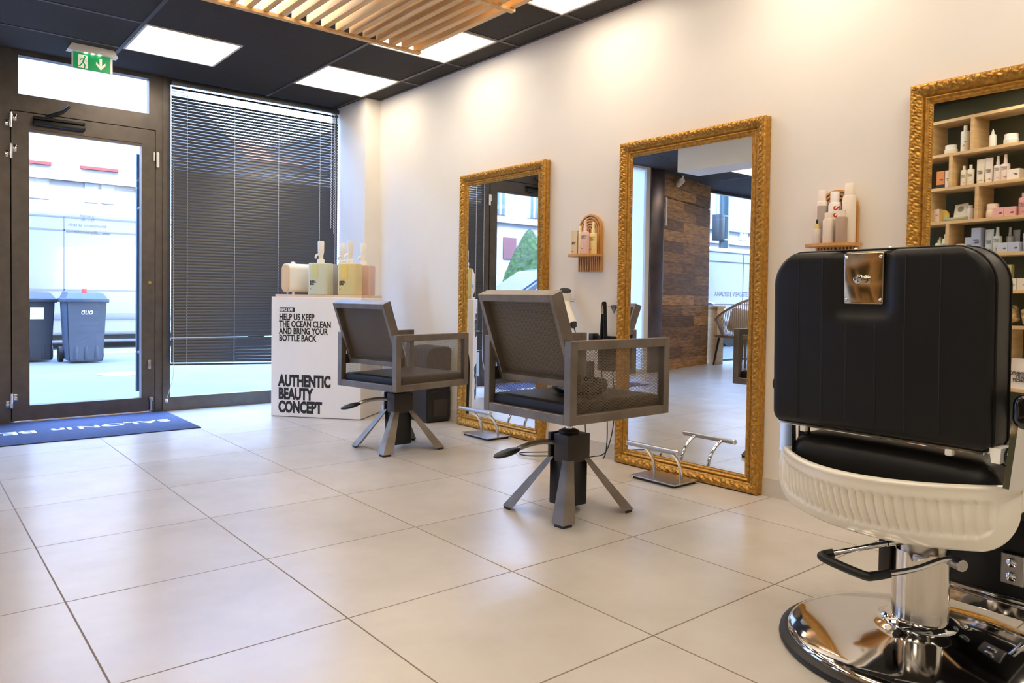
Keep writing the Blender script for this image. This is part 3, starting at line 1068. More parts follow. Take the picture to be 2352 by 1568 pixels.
# refill jugs
def refill_jug(a, b, w, d, h, col, label, name, full):
    t = thing('refill_jug', label, 'jug', at_stand(a, b), rz, 'refill jugs with pumps on the white stand')
    mt = mat('jug_' + name, col, 0.35, trans=0.15)
    rslab(MB(), w, d, 0.018, h, 0.008, (0, 0, 0), (1, 0, 0), (0, 1, 0), (0, 0, 1)).build('body', mt, t)
    if full:
        hd = MB()
        rslab(hd, 0.052, 0.105, 0.012, 0.003, 0.001, (-w / 2 + 0.058, -d / 2 - 0.002, h - 0.062), (1, 0, 0), (0, 0, 1), (0, 1, 0))
        hd.build('grip_window', mat('jug_liquid_' + name, full, 0.3), t)
        text_part('lettering', ['REFILL', 'BAR'], 0.022, (-w / 2 + 0.018, -d / 2 - 0.0008, h * 0.38), (1, 0, 0), (0, 0, 1), M_blackink, t, sx=0.8, bold=0.0008, gap=0.75)
        text_part('lettering', ['4 L'], 0.012, (-w / 2 + 0.018, -d / 2 - 0.0008, h * 0.17), (1, 0, 0), (0, 0, 1), M_blackink, t, sx=0.8)
    n = MB()
    n.lathe([(0.0, 0), (0.027, 0), (0.027, 0.030), (0.017, 0.034), (0.017, 0.060), (0.023, 0.085), (0.024, 0.160), (0.021, 0.168), (0.0, 0.168)], (-0.002, 0, h - 0.002), 20)
    pm = n.build('pump', M_white_plastic, t)
    MB().tube([(-0.002, 0, h + 0.066), (-0.022, -0.012, h + 0.064), (-0.032, -0.018, h + 0.056), (-0.036, -0.02, h + 0.036)], [0.011, 0.010, 0.009, 0.008], 10).build('spout', M_white_plastic, pm)
    return t


refill_jug(0.352, 0.09, 0.150, 0.13, 0.235, (220, 222, 194), 'pale green refill jug with white pump, front left on the white stand', 'green', (212, 210, 150))
refill_jug(0.585, 0.085, 0.146, 0.13, 0.235, (232, 214, 150), 'yellow refill jug with white pump, front right on the white stand', 'yellow', (236, 206, 116))
refill_jug(0.420, 0.335, 0.130, 0.12, 0.235, (170, 162, 158), 'greyish refill jug half hidden behind the pale green jug', 'grey', None)
refill_jug(0.620, 0.26, 0.150, 0.12, 0.230, (224, 190, 172), 'pink refill jug partly hidden behind the yellow jug', 'pink', None)
# bread-bin shaped dispenser
db = thing('dispenser_box', 'rounded white box with pale wooden end panel, left on the white stand', 'box', at_stand(0.085, 0.055, ZT), rz - R(34))
bxm = MB()
rslab(bxm, 0.125, 0.215, 0.045, 0.27, 0.004, (0, 0.0, 0.124), (1, 0, 0), (0, 0, 1), (0, 1, 0), n=8)
bxm.build('shell', M_white_plastic, db)
pnl = MB()
rslab(pnl, 0.110, 0.200, 0.040, 0.006, 0.002, (0, -0.006, 0.124), (1, 0, 0), (0, 0, 1), (0, 1, 0), n=8)
pnl.build('wooden_end', mat('pale_wood_end', (242, 196, 140), 0.5, var=(234, 184, 126), vscale=5, stretch=(8, 8, 1)), db)
MB().lathe([(0, 0), (0.018, 0), (0.016, 0.012), (0.0, 0.017)], (0.0, 0.06, 0.231), 16).build('knob', M_white_plastic, db)
ft = MB()
for x in (-0.04, 0.04):
    for y in (0.04, 0.22):
        ft.cyl((x, y, 0), (x, y, 0.019), 0.009, seg=10)
ft.build('feet', M_white_plastic, db)

# ============================================================ BLACK STATIONARY VACUUM (by the wall, behind the far chair)
vc = thing('stationary_vacuum', 'black upright salon vacuum bin against the wall behind the far chair', 'vacuum', (-0.115, 0.965, 0), 0)
b = MB()
prof = [(x, z) for x, z in [(-0.105, 0.006), (-0.105, 0.40), (-0.102, 0.47), (-0.085, 0.515), (-0.05, 0.54), (0.02, 0.545), (0.10, 0.545), (0.10, 0.006)]]
b.prism([(p[0], p[1]) for p in prof], (0, 0.155, 0), (1, 0, 0), (0, 0, 1), (0, -1, 0), 0.31)
bmesh.ops.bevel(b.bm, geom=b.bm.edges[:], offset=0.008, segments=2, affect='EDGES')
b.build('body', M_blackplastic, vc)
p = MB()
rslab(p, 0.19, 0.20, 0.03, 0.006, 0.003, (0.0, -0.1555, 0.125), (1, 0, 0), (0, 0, 1), (0, -1, 0), rs=(0.012, 0.012, 0.05, 0.012))
p.build('side_panel', mat('black_satin', (26, 24, 22), 0.35), vc)
p = MB()
rslab(p, 0.12, 0.12, 0.006, 0.003, 0.001, (0.01, -0.161, 0.105), (1, 0, 0), (0, 0, 1), (0, -1, 0))
p.build('grille', mat('dark_grille', (54, 48, 40), 0.7, bump=0.5, bscale=500), vc)

# ============================================================ WALL SHELVES WITH ARCHED BACKS
def arch_shelf(yc, z0, zt, label, first=None):
    if first:
        t = copy_tree(first)
        t.location = (-0.002, yc, z0)
        return tag(t, label, 'shelf')
    t = thing('arched_wall_shelf', label, 'shelf', (-0.002, yc, z0), 0, 'arched bamboo wall shelves')
    H = zt - z0
    W = 0.184
    k = 0
    r = W / 2
    while r > 0.012:
        s = MB()
        n = 20
        wd = 0.0088
        outer = [(r, 0.0)] + [(r * math.cos(PI * i / n), H - W / 2 + r * math.sin(PI * i / n)) for i in range(n + 1)] + [(-r, 0.0)]
        ri = r - wd
        inner = [(ri, 0.0)] + [(ri * math.cos(PI * i / n), H - W / 2 + ri * math.sin(PI * i / n)) for i in range(n + 1)] + [(-ri, 0.0)]
        A = [s.bm.verts.new((0.0, -p[0], p[1])) for p in outer]
        B = [s.bm.verts.new((0.0, -p[0], p[1])) for p in inner]
        A2 = [s.bm.verts.new((-0.018, -p[0], p[1])) for p in outer]
        B2 = [s.bm.verts.new((-0.018, -p[0], p[1])) for p in inner]
        for i in range(len(A) - 1):
            s.bm.faces.new((A2[i], A2[i + 1], B2[i + 1], B2[i]))
            s.bm.faces.new((A[i], B[i], B[i + 1], A[i + 1]))
            s.bm.faces.new((A[i], A[i + 1], A2[i + 1], A2[i]))
            s.bm.faces.new((B[i], B2[i], B2[i + 1], B[i + 1]))
        for i in (0, -1):
            s.bm.faces.new((A[i], A2[i], B2[i], B[i]))
        s.build('arch_strip', M_bamboo, t, ang=30)
        r -= 0.0152
    pl = MB()
    op = [(-0.018, -0.092), (-0.018, 0.092)] + [(-0.018 - 0.115 * math.sin(PI * i / 16) ** 0.55, 0.115 * math.cos(PI * i / 16)) for i in range(17)]
    pl.hexa([Vector((x, y, 0.085)) for x, y in op], [Vector((x, y, 0.097)) for x, y in op])
    pl.build('plank', M_bamboo, t)
    return t


as1 = arch_shelf(-0.596, 1.070, 1.402, 'arched bamboo wall shelf between the farthest and middle mirrors')
arch_shelf(-2.083, 1.062, 1.402, 'arched bamboo wall shelf between the middle and right mirrors', as1)

# ============================================================ BOTTLES (shared builder)
def cm(name, col, **k):
    return MATS.get(name) or mat(name, col, k.pop('rough', 0.4), **k)


def bottle(kind, loc, rot, w, h, col, label, cat, group, mname, cap=None, txt=True, d=None, lines=None):
    """one cosmetic item; local front is -y, base at loc"""
    t = thing({'jar': 'cream_jar', 'tube': 'cosmetic_tube', 'box': 'product_box', 'spray': 'spray_bottle', 'can': 'spray_can', 'bottle': 'bottle', 'drop': 'dropper_bottle', 'cone': 'nozzle_bottle'}[kind],
              label, cat, loc, rot, group)
    M = cm(mname, col)
    MC = M if cap is None else cm('cap_%d_%d_%d' % cap, cap)
    r = w / 2
    fy = -r - 0.0004
    if kind == 'jar':
        MB().lathe([(0, 0), (r * 0.86, 0), (r, h * 0.12), (r, h * 0.48), (r * 0.9, h * 0.56), (0, h * 0.56)], seg=28).build('body', M, t)
        MB().lathe([(0, h * 0.56), (r * 0.9, h * 0.56), (r * 0.9, h * 0.97), (r * 0.86, h), (0, h)], seg=28).build('lid', MC, t)
    elif kind == 'tube':
        b = MB()
        loops = []
        for z, a, bb in ((0.0, r * 0.9, r * 0.62), (h * 0.13, r * 0.9, r * 0.62), (h * 0.135, r * 0.92, r * 0.66), (h * 0.6, r * 0.97, r * 0.4), (h * 0.94, r, r * 0.10), (h, r, 0.0012)):
            loops.append([Vector((a * math.cos(2 * PI * i / 24), bb * math.sin(2 * PI * i / 24), z)) for i in range(24)])
        MB().loft(loops[:2]).build('cap', MC, t)
        b.loft(loops[2:]).build('body', M, t)
        fy = -r * 0.62
    elif kind == 'box':
        dd = d or w * 0.8
        MB().bx((-w / 2, -dd / 2, 0), (w / 2, dd / 2, h), 0.001, 1).build('carton', M, t, smooth=False)
        fy = -dd / 2 - 0.0006
    elif kind in ('bottle', 'spray', 'can', 'drop', 'cone'):
        sh = {'bottle': 0.80, 'spray': 0.66, 'can': 0.80, 'drop': 0.60, 'cone': 0.72}[kind]
        hb = h * sh
        nr = {'bottle': 0.44, 'spray': 0.36, 'can': 0.72, 'drop': 0.5, 'cone': 0.45}[kind] * r
        if kind == 'can':
            prof = [(0, 0), (r * 0.96, 0), (r, 0.004), (r, hb * 0.93), (r * 0.9, hb * 0.985), (nr, hb), (0, hb)]
        elif kind == 'cone':
            prof = [(0, 0), (r * 0.95, 0), (r, 0.004), (r, hb * 0.8), (r * 0.8, hb * 0.95), (nr, hb), (0, hb)]
        else:
            prof = [(0, 0), (r * 0.95, 0), (r, 0.004), (r, hb * 0.92), (r * 0.93, hb * 0.97), (nr * 1.25, hb), (0, hb)]
        MB().lathe(prof, seg=28).build('body', M, t)
        c = MB()
        if kind == 'spray':
            c.lathe([(0, hb), (nr * 1.2, hb), (nr * 1.2, hb + (h - hb) * 0.3), (nr, hb + (h - hb) * 0.38), (nr * 0.9, h * 0.985), (nr * 0.6, h), (0, h)], seg=20)
            c.cyl((0, -nr * 0.6, h - (h - hb) * 0.28), (0, -nr * 1.25, h - (h - hb) * 0.28), nr * 0.35, seg=10)
        elif kind == 'cone':
            c.lathe([(0, hb), (nr, hb), (nr * 0.85, hb + (h - hb) * 0.4), (nr * 0.25, h), (0, h)], seg=20)
        elif kind == 'drop':
            c.lathe([(0, hb), (nr * 1.1, hb), (nr * 1.1, hb + (h - hb) * 0.52), (nr * 0.55, hb + (h - hb) * 0.54), (0, hb + (h - hb) * 0.54)], seg=20)
        else:
            c.lathe([(0, hb), (nr, hb), (nr, h * 0.99), (nr * 0.92, h), (0, h)], seg=24)
        c.build('cap', MC, t)
        if kind == 'drop':
            MB().ball((0, 0, hb + (h - hb) * 0.76), 1, 12, (nr * 0.5, nr * 0.5, (h - hb) * 0.26)).build('dropper_bulb', M_blackplastic, t)
    if txt:
        for li, z, sz, bo in (lines or [(['AUTHENTIC', 'BEAUTY', 'CONCEPT'], 0.40, 0.19, 0.0), (['---'], 0.16, 0.15, 0)]):
            if kind in ('box', 'tube'):
                text_part('lettering', li, w * sz, (-w * 0.36, fy, h * z), (1, 0, 0), (0, 0, 1), cm('grey_ink', (70, 66, 62)), t, sx=0.62, bold=w * 0.004, gap=0.78, ext=0.0003)
            else:
                o = text_part('lettering', li, w * sz, (-w * 0.40, 0, h * z), (1, 0, 0), (0, 0, 1), cm('grey_ink', (70, 66, 62)), t, sx=0.70, bold=w * 0.004, gap=0.78, ext=0.0002)
                for v in o.data.vertices:
                    a = v.co.x / r
                    v.co.x, v.co.y = r * math.sin(a) * 1.01, -r * math.cos(a) * 1.01
    return t


WR = R(-90 + 0)          # bottles on the mirror wall look into the room (-x): local -y -> -x
z1 = 1.070 + 0.0972
G1, G2 = 'bottles on the farther bamboo wall shelf', 'bottles on the nearer bamboo wall shelf'
fa = R(-62)
ABC = [(['AUTHENTIC', 'BEAUTY', 'CONCEPT'], 0.50, 0.19, 0.0), (['hydrate'], 0.14, 0.15, 0)]
bottle('box', (-0.062, -0.5165, z1), fa, 0.037, 0.142, (226, 214, 184), 'cream carton at the left end of the farther bamboo shelf', 'box', G1, 'cream_carton', d=0.026, lines=ABC)
bottle('can', (-0.050, -0.549, z1), fa, 0.023, 0.168, (240, 226, 186), 'slim pale yellow can behind the pink spray bottle, farther bamboo shelf', 'bottle', G1, 'pale_yellow', txt=False)
bottle('spray', (-0.100, -0.640, z1), fa, 0.047, 0.194, (236, 198, 190), 'pink spray bottle in front on the farther bamboo shelf', 'bottle', G1, 'soft_pink', cap=(240, 214, 204), lines=ABC)
bottle('spray', (-0.048, -0.653, z1), fa, 0.047, 0.184, (242, 220, 156), 'yellow spray bottle at right on the farther bamboo shelf', 'bottle', G1, 'butter_yellow', cap=(246, 230, 184), lines=ABC)
z2 = 1.062 + 0.0972
bottle('can', (-0.055, -2.034, z2), fa, 0.047, 0.232, (238, 224, 214), 'tall white can with grey label, left on the nearer bamboo shelf', 'bottle', G2, 'white_can', txt=False)
bottle('can', (-0.048, -2.088, z2), fa, 0.052, 0.222, (238, 232, 226), 'white can with orange vertical lettering in the middle of the nearer bamboo shelf', 'bottle', G2, 'white_can_b', txt=False)
bottle('can', (-0.046, -2.150, z2), fa, 0.054, 0.252, (240, 226, 208), 'tallest plain white can at right on the nearer bamboo shelf', 'bottle', G2, 'white_can_c', txt=False)
bottle('drop', (-0.103, -2.040, z2), fa, 0.037, 0.105, (214, 204, 194), 'small clear dropper bottle at the left front of the nearer bamboo shelf', 'bottle', G2, 'clear_serum', cap=(226, 206, 140), txt=False)
bottle('can', (-0.105, -2.092, z2), fa, 0.045, 0.128, (226, 210, 194), 'short beige bottle in front of the orange lettered can', 'bottle', G2, 'beige_bottle', cap=(240, 224, 208), txt=False)
bottle('can', (-0.101, -2.146, z2), fa, 0.046, 0.135, (176, 150, 128), 'short brownish clear bottle with white cap in front of the tallest can', 'bottle', G2, 'amber_clear', cap=(240, 224, 208), txt=False)
_can = [o for o in C.objects if o.get('label', '').startswith('white can with orange')][0]
so = text_part('lettering', ['SiS'], 0.042, (-0.004, 0, 0.160), (0, 0, -1), (1, 0, 0), mat('orange_ink', (240, 112, 48), 0.5), _can, sx=1.05, bold=0.0012, ext=0.0002)
for v in so.data.vertices:
    a = v.co.x / 0.026
    v.co.x, v.co.y = 0.0263 * math.sin(a), -0.0263 * math.cos(a)
_cl = [o for o in C.objects if o.get('label', '').startswith('tall white can with grey')][0]
lb = MB()
lb.grid(lambda u, v: (0.0239 * math.sin(-0.9 + 2.2 * u), -0.0239 * math.cos(-0.9 + 2.2 * u), 0.04 + 0.125 * v), 12, 1)
lb.build('grey_label', cm('label_taupe', (178, 164, 150)), _cl)

# ============================================================ HAIR TOOLS ON THE WALL
hd = thing('hair_dryer', 'white hair dryer hanging on the wall behind the nearer chair back', 'hair dryer', (-0.075, -0.455, 0.935), 0)
ax = Vector((-0.25, -0.35, 0.9)).normalized()
MB().lathe([(0.0, -0.045), (0.034, -0.045), (0.036, 0.02), (0.034, 0.024), (0.030, 0.022), (0.0, 0.016)], (0, 0, 0), 24, ax).build('body', M_white_plastic, hd)
MB().lathe([(0.0, 0.0), (0.0345, 0.0), (0.0355, 0.006), (0.032, 0.008), (0.0, 0.006)], ax * 0.020, 24, ax).build('nozzle_ring', M_blackplastic, hd)
hdl = MB().cyl((-0.004, -0.012, -0.05), (-0.012, -0.082, -0.168), 0.021, 0.024, 20).build('handle', M_white_plastic, hd)
MB().cyl((-0.0122, -0.083, -0.170), (-0.0145, -0.096, -0.190), 0.0235, 0.017, 18).build('handle_end', M_blackplastic, hdl)
MB().tube(catmull([(-0.014, -0.09, -0.185), (-0.016, -0.11, -0.23), (-0.015, -0.118, -0.30), (0.03, -0.14, -0.62), (0.035, -0.16, -0.925), (-0.05, -0.22, -0.924), (-0.20, -0.10, -0.924), (-0.30, -0.02, -0.924), (-0.28, 0.06, -0.924), (-0.12, -0.02, -0.924)], 8), 0.0035, 6).build('cord', M_blackplastic, hd)
hh = thing('tool_hook', 'small steel wall hook holding the white hair dryer', 'hook', (0, -0.462, 0.905))
MB().tube([(0, 0, 0.0), (-0.03, 0.0, 0.0), (-0.032, 0.03, -0.01), (-0.036, -0.03, -0.014)], 0.003, 8).build('wire', M_chrome, hh)

ir = thing('hair_straightener', 'black hair straightener standing upright against the wall left of the middle mirror', 'hair straightener', (-0.055, -0.755, 0.55))
for s, nm in ((-1, 'arm'), (1, 'arm')):
    L = MB()
    L.hexa([(-0.018, s * 0.019 - 0.010, -0.02), (0.018, s * 0.019 - 0.010, -0.02), (0.018, s * 0.019 + 0.010, -0.02), (-0.018, s * 0.019 + 0.010, -0.02)],
           [(-0.011, s * 0.006 - 0.0055, 0.345), (0.011, s * 0.006 - 0.0055, 0.345), (0.011, s * 0.006 + 0.0055, 0.345), (-0.011, s * 0.006 + 0.0055, 0.345)])
    bmesh.ops.bevel(L.bm, geom=L.bm.edges[:], offset=0.004, segments=2, affect='EDGES')
    L.build(nm, M_blackplastic, ir)
pt = MB().hexa([(-0.0125, -0.008, 0.275), (0.0125, -0.008, 0.275), (0.0125, 0.008, 0.275), (-0.0125, 0.008, 0.275)],
               [(-0.0115, -0.003, 0.325), (0.0115, -0.003, 0.325), (0.0115, 0.003, 0.325), (-0.0115, 0.003, 0.325)])
pt.build('heating_plate', mat('copper_plate', (198, 150, 96), 0.3, 0.9), ir, smooth=False)
MB().tube(catmull([(0.0, 0.014, -0.02), (0.02, 0.02, -0.12), (0.03, -0.01, -0.30), (0.02, 0.0, -0.545), (-0.10, 0.06, -0.545), (-0.28, 0.05, -0.545), (-0.40, -0.05, -0.545), (-0.30, -0.14, -0.545)], 8), 0.0035, 6).build('cord', M_blackplastic, ir)
MB().tube(catmull([(0.01, -0.02, 0.0), (0.03, -0.045, -0.05), (0.035, -0.06, -0.30), (0.02, -0.02, -0.50), (-0.02, 0.06, -0.545), (-0.16, 0.10, -0.545)], 8), 0.0030, 6).build('cord', M_blackplastic, ir)
hl = thing('wall_tool_holder', 'black wall bracket behind the hair straightener', 'bracket', (0, -0.715, 0.60))
MB().bx((-0.03, -0.09, -0.10), (0, 0.03, 0.10), 0.004).bx((-0.05, 0.05, 0.06), (0, 0.085, 0.11), 0.004).build('bracket', M_blackplastic, hl)
kb = thing('cone_hook', 'small blue-grey cone-shaped wall hook next to the middle mirror frame', 'hook', (0, -0.808, 0.855))
MB().lathe([(0, -0.026), (0.004, -0.022), (0.016, 0.006), (0.017, 0.018), (0.010, 0.024), (0, 0.025)], (-0.03, 0, 0), 20).build('cone', mat('blue_grey_metal', (132, 144, 164), 0.25, 0.8), kb)
MB().tube([(0, 0, 0.016), (-0.03, 0.0, 0.018), (-0.034, 0.05, 0.012), (-0.034, 0.085, 0.010)], 0.0016, 6).build('wire', mat('copper_wire', (190, 130, 80), 0.3, 0.9), kb)
for y, z, w, h, lab in ((0.868, 0.45, 0.085, 0.155, 'black double wall socket beside the upright vacuum bin'), (-0.60, 0.50, 0.07, 0.09, 'black wall socket behind the nearer chair mesh side')):
    s = thing('wall_socket', lab, 'socket', (0, y, z), 0, 'black wall sockets')
    MB().bx((-0.014, -w / 2, -h / 2), (0, w / 2, h / 2), 0.003).build('plate', M_blackplastic, s)
    for q in ((-0.035, 0.035) if h > 0.1 else (0,)):
        MB().cyl((-0.0145, 0, q), (-0.0155, 0, q), 0.02, seg=18).build('outlet', M_gap, s)

# ============================================================ BARBER CHAIR
bc = thing('barber_chair', 'black and chrome barber chair with white rear apron, closest to viewer', 'chair', (-1.10, -2.89, 0), R(-3))
MB().lathe([(0.30, 0.0), (0.338, 0.0), (0.343, 0.008), (0.341, 0.018), (0.330, 0.026), (0.318, 0.028), (0.30, 0.02)], seg=96).build('rubber_rim', M_blackplastic, bc)
MB().lathe([(0.0, 0.018), (0.322, 0.022), (0.320, 0.032), (0.310, 0.038), (0.28, 0.046), (0.20, 0.060), (0.13, 0.072), (0.10, 0.078), (0.092, 0.084), (0.0, 0.084)], seg=96).build('base_disc', M_chrome, bc, ang=60)
MB().lathe([(0.0, 0.08), (0.088, 0.08), (0.090, 0.088), (0.080, 0.096), (0.072, 0.098), (0.0, 0.098)], seg=48).build('collar', M_chrome, bc)
MB().cyl((0, 0, 0.09), (0, 0, 0.275), 0.067, seg=48).build('hydraulic_column', mat('polished_steel', (214, 208, 200), 0.12, 1.0), bc)
MB().cyl((0, 0, 0.275), (0, 0, 0.345), 0.058, seg=40).build('inner_column', mat('satin_steel', (196, 190, 182), 0.25, 1.0), bc)
pk = MB()
wl_ = Matrix.Translation((-1.10, -2.89, 0)) @ Matrix.Rotation(R(-3), 4, 'Z')
inv = wl_.inverted()
L_ = lambda x, y, z: inv @ Vector((x, y, z))
nr0, nr1, cr0, cr1 = L_(-1.135, -2.985, 0.272), L_(-1.291, -2.849, 0.232), L_(-1.292, -2.722, 0.250), L_(-1.182, -2.838, 0.290)
pk.tube(catmull([nr0, nr0.lerp(nr1, 0.15) + Vector((0, 0, 0.012)), nr0.lerp(nr1, 0.5), nr1], 5), 0.0075, 10)
pk.tube([cr1, cr0.lerp(cr1, 0.3), cr0], 0.0075, 10)
pk.cyl(cr1, L_(-1.13, -2.87, 0.295), 0.009, seg=10)
ph = pk.build('pump_handle', M_chrome, bc)
a1, b1 = nr1.lerp(nr0, 0.22), cr0.lerp(cr1, 0.18)
MB().tube(catmull([a1, nr1 + (nr0 - nr1) * 0.04, nr1.lerp(cr0, 0.12) + Vector((-0.012, 0, 0)), nr1.lerp(cr0, 0.88) + Vector((-0.012, 0, 0)), cr0 + (cr1 - cr0) * 0.03, b1], 6), 0.0115, 12).build('handle_grip', M_blackplastic, ph)
hb_ = MB()
hb_.cyl(L_(-1.150, -3.005, 0.272), L_(-1.128, -2.97, 0.272), 0.0145, seg=20)
hb_.build('pivot_boss', M_brushed, ph)
MB().bx((-0.055, 0.055, 0.20), (-0.02, 0.085, 0.30), 0.004).build('pump_bracket', M_darkmetal, bc)
MB().bx((-0.16, -0.15, 0.345), (0.20, 0.15, 0.375), 0.004).build('under_frame', M_blackplastic, bc)

# white ribbed apron around the seat
def apron_pt(u, v, off=0.0):
    l = 0.292 * u
    tz = 0.512 + 0.006 * u * u
    cor = max(0, (abs(u) - 0.78) / 0.22)
    bz = 0.362 + 0.022 * u * u + 0.085 * (1 - math.sqrt(max(0, 1 - cor * cor)))
    z = bz + (tz - bz) * v
    xt = -0.372 + 2.15 * l * l
    xb = -0.292 + 1.25 * l * l
    k = (z - 0.362) / 0.15
    bulge = 0.013 * math.sin(PI * min(max(k, 0), 1))
    x = xb + (xt - xb) * k ** 0.8 if k > 0 else xb
    x -= bulge
    ins = min((0.89 - abs(u)) / 0.04, (v - 0.20 - 0.22 * cor) / 0.06, (0.82 - v) / 0.05)
    rec = max(0, min(1, ins))
    rec = rec * rec * (3 - 2 * rec)
    rib = 0.0068 * abs(math.cos(PI * l / 0.0195)) ** 0.8 * max(0, min(1, ins * 1.2))
    x += rec * 0.013 - rib - 0.005 * max(0.0, (v - 0.90) / 0.10) ** 2
    return Vector((x + off, l * (1 + 0.0 * v), z))


ap = MB()
ap.grid(lambda a, b: apron_pt(2 * a - 1, b), 420, 30, flip=True)
apo = ap.build('white_apron', M_enamel, bc, ang=80, recalc=False)
sm = apo.modifiers.new('solid', 'SOLIDIFY')
sm.thickness = 0.014
sm.offset = -1
side = MB()
for s in (1, -1):
    ptsA = [apron_pt(s, v) for v in (0.0, 0.5, 1.0)]
    lo, hi = ptsA[0], ptsA[-1]
    side.hexa([lo, lo + Vector((0.42, s * 0.012, 0)), lo + Vector((0.42, s * 0.0, 0)), lo + Vector((0, -s * 0.014, 0))],
              [hi, hi + Vector((0.42, s * 0.012, 0)), hi + Vector((0.42, s * 0.0, 0)), hi + Vector((0, -s * 0.014, 0))])
side.build('apron_side', M_enamel, bc, smooth=False)

pillow(MB(), 0.50, 0.50, 0.05, 0.13, 0.055, (0.02, 0, 0.500), (1, 0, 0), (0, 1, 0), (0, 0, 1), crown=0.02, nu=36, nv=36).build('seat_cushion', M_vinyl, bc)
sm_ = MB()
for y in (-0.165, -0.095, -0.03, 0.035, 0.10, 0.165):
    sm_.tube([(-0.2255, y, 0.475), (-0.226, y, 0.51), (-0.214, y, 0.541), (-0.18, y, 0.562), (-0.10, y, 0.575)], 0.0013, 5)
sm_.build('seat_seams', mat('seam_thread', (16, 15, 15), 0.6), bc)


def bdip(x, y):
    # hollow pressed into the padding around the chrome plate; x grows to the sitter's left
    dx = max(abs(x - 0.016) - 0.050, 0) / 0.030
    dy = max(0.078 - y, 0) / 0.032
    k = max(0.0, 1 - math.hypot(dx, dy))
    return -0.012 * (k * k * (3 - 2 * k))


BW, BH = 0.528, 0.440
bcx, bcz = -0.215, 0.5965 + 0.22
lean = R(1.5)
bu = Vector((-math.sin(lean), 0, math.cos(lean)))
bf_ = Vector((math.cos(lean), 0, math.sin(lean)))
bo = Vector((bcx, 0.012, bcz))
bk = pillow(MB(), BW, BH, 0.07, 0.112, 0.020, bo, (0, 1, 0), bu, bf_, rs=(0.025, 0.085, 0.085, 0.025), crown=0.006, both=True, nu=64, nv=56, dip=lambda x, y: -bdip(x, y))
back = bk.build('backrest', M_vinyl, bc, ang=70)
bp = lambda x, y, d: bo + Vector((0, 1, 0)) * x + bu * y - bf_ * (0.056 + d)
sms = MB()
for x in (0.184, 0.118, -0.086, -0.162):
    sms.tube([bp(x, -0.205 + 0.41 * i / 14, 0.0052 * max(0, 1 - (2 * x / BW) ** 2) * max(0, 1 - (2 * (-0.205 + 0.41 * i / 14) / BH) ** 2) + 0.0008) for i in range(15)], 0.0011, 5)
for x in (0.054, -0.018):
    sms.tube([bp(x, -0.19 + 0.24 * i / 10, 0.0052 * max(0, 1 - (2 * x / BW) ** 2) * max(0, 1 - (2 * (-0.19 + 0.24 * i / 10) / BH) ** 2) + 0.0008 + bdip(x, -0.19 + 0.24 * i / 10)) for i in range(11)], 0.0011, 5)
sms.build('seams', MATS['seam_thread'], back)
pip = MB()
for q in (-0.037, 0.037):
    lp = rrect(BW + 0.001, BH + 0.001, 0, 8, 0, 0, (0.025, 0.085, 0.085, 0.025))
    pip.tube([bo + Vector((0, p[0], 0)) + bu * p[1] + bf_ * q for p in lp], 0.0028, 6, closed=True)
pip.build('piping', M_vinyl, back)
pl = MB()
rslab(pl, 0.096, 0.122, 0.004, 0.006, 0.0015, bp(0.016, 0.152, -0.0085), (0, 1, 0), bu, -bf_)
pl.hexa([bp(0.016 - 0.048, 0.209, -0.004), bp(0.016 + 0.048, 0.209, -0.004), bp(0.016 + 0.048, 0.213, -0.004), bp(0.016 - 0.048, 0.213, -0.004)],
        [bp(0.016 - 0.048, 0.2195, -0.050), bp(0.016 + 0.048, 0.2195, -0.050), bp(0.016 + 0.048, 0.2235, -0.050), bp(0.016 - 0.048, 0.2235, -0.050)])
plate = pl.build('headrest_plate', mat('polished_brass_chrome', (206, 184, 156), 0.10, 1.0), back)
kn = MB()
kn.lathe([(0, 0), (0.006, 0), (0.006, 0.008), (0.010, 0.012), (0.0125, 0.020), (0.010, 0.028), (0, 0.031)], bp(0.016, 0.150, -0.004), 20, -bf_)
kn.build('knob', M_chrome, plate)
for x in (-0.042, 0.042):
    for y in (0.101, 0.203):
        MB().ball(bp(0.016 + x, y, -0.003), 0.0048, 12).build('screw', M_chrome, plate)
    MB().ball(bp(0.016 + x, 0.2235, -0.044), 0.005, 12).build('screw', M_chrome, plate)
rl = MB().bx((bo.x - 0.040, 0.012 - 0.25, 0.588), (bo.x + 0.03, 0.012 + 0.25, 0.596), 0.002, 1)
rail = rl.build('bottom_rail', M_chrome, back, smooth=False)
for y in (0.19, -0.165):
    MB().bx((bo.x - 0.038, y - 0.008, 0.574), (bo.x - 0.022, y + 0.008, 0.589), 0.003).build('bumper', M_white_plastic, rail)
br = MB()
br.hexa([(-0.225, 0.236, 0.508), (-0.205, 0.236, 0.508), (-0.205, 0.274, 0.508), (-0.225, 0.274, 0.508)],
        [(-0.225, 0.240, 0.592), (-0.205, 0.240, 0.592), (-0.205, 0.272, 0.592), (-0.225, 0.272, 0.592)])
br.build('side_bracket', M_chrome, bc, smooth=False)
br = MB()
br.hexa([(-0.275, -0.282, 0.530), (-0.185, -0.282, 0.515), (-0.185, -0.294, 0.515), (-0.275, -0.294, 0.530)],
        [(-0.228, -0.282, 0.690), (-0.150, -0.282, 0.700), (-0.150, -0.294, 0.700), (-0.228, -0.294, 0.690)])
br.build('side_bracket', M_chrome, bc, smooth=False)
lg = MB().hexa([(-0.255, -0.252, 0.575), (-0.215, -0.252, 0.575), (-0.215, -0.268, 0.575), (-0.255, -0.268, 0.575)],
               [(-0.250, -0.245, 0.606), (-0.190, -0.245, 0.606), (-0.190, -0.268, 0.606), (-0.250, -0.268, 0.606)])
lg.build('hinge_lug', M_white_plastic, bc, smooth=False)
MB().ball((-0.215, -0.270, 0.585), 0.021, 16).build('recline_knob', M_blackgloss, bc)
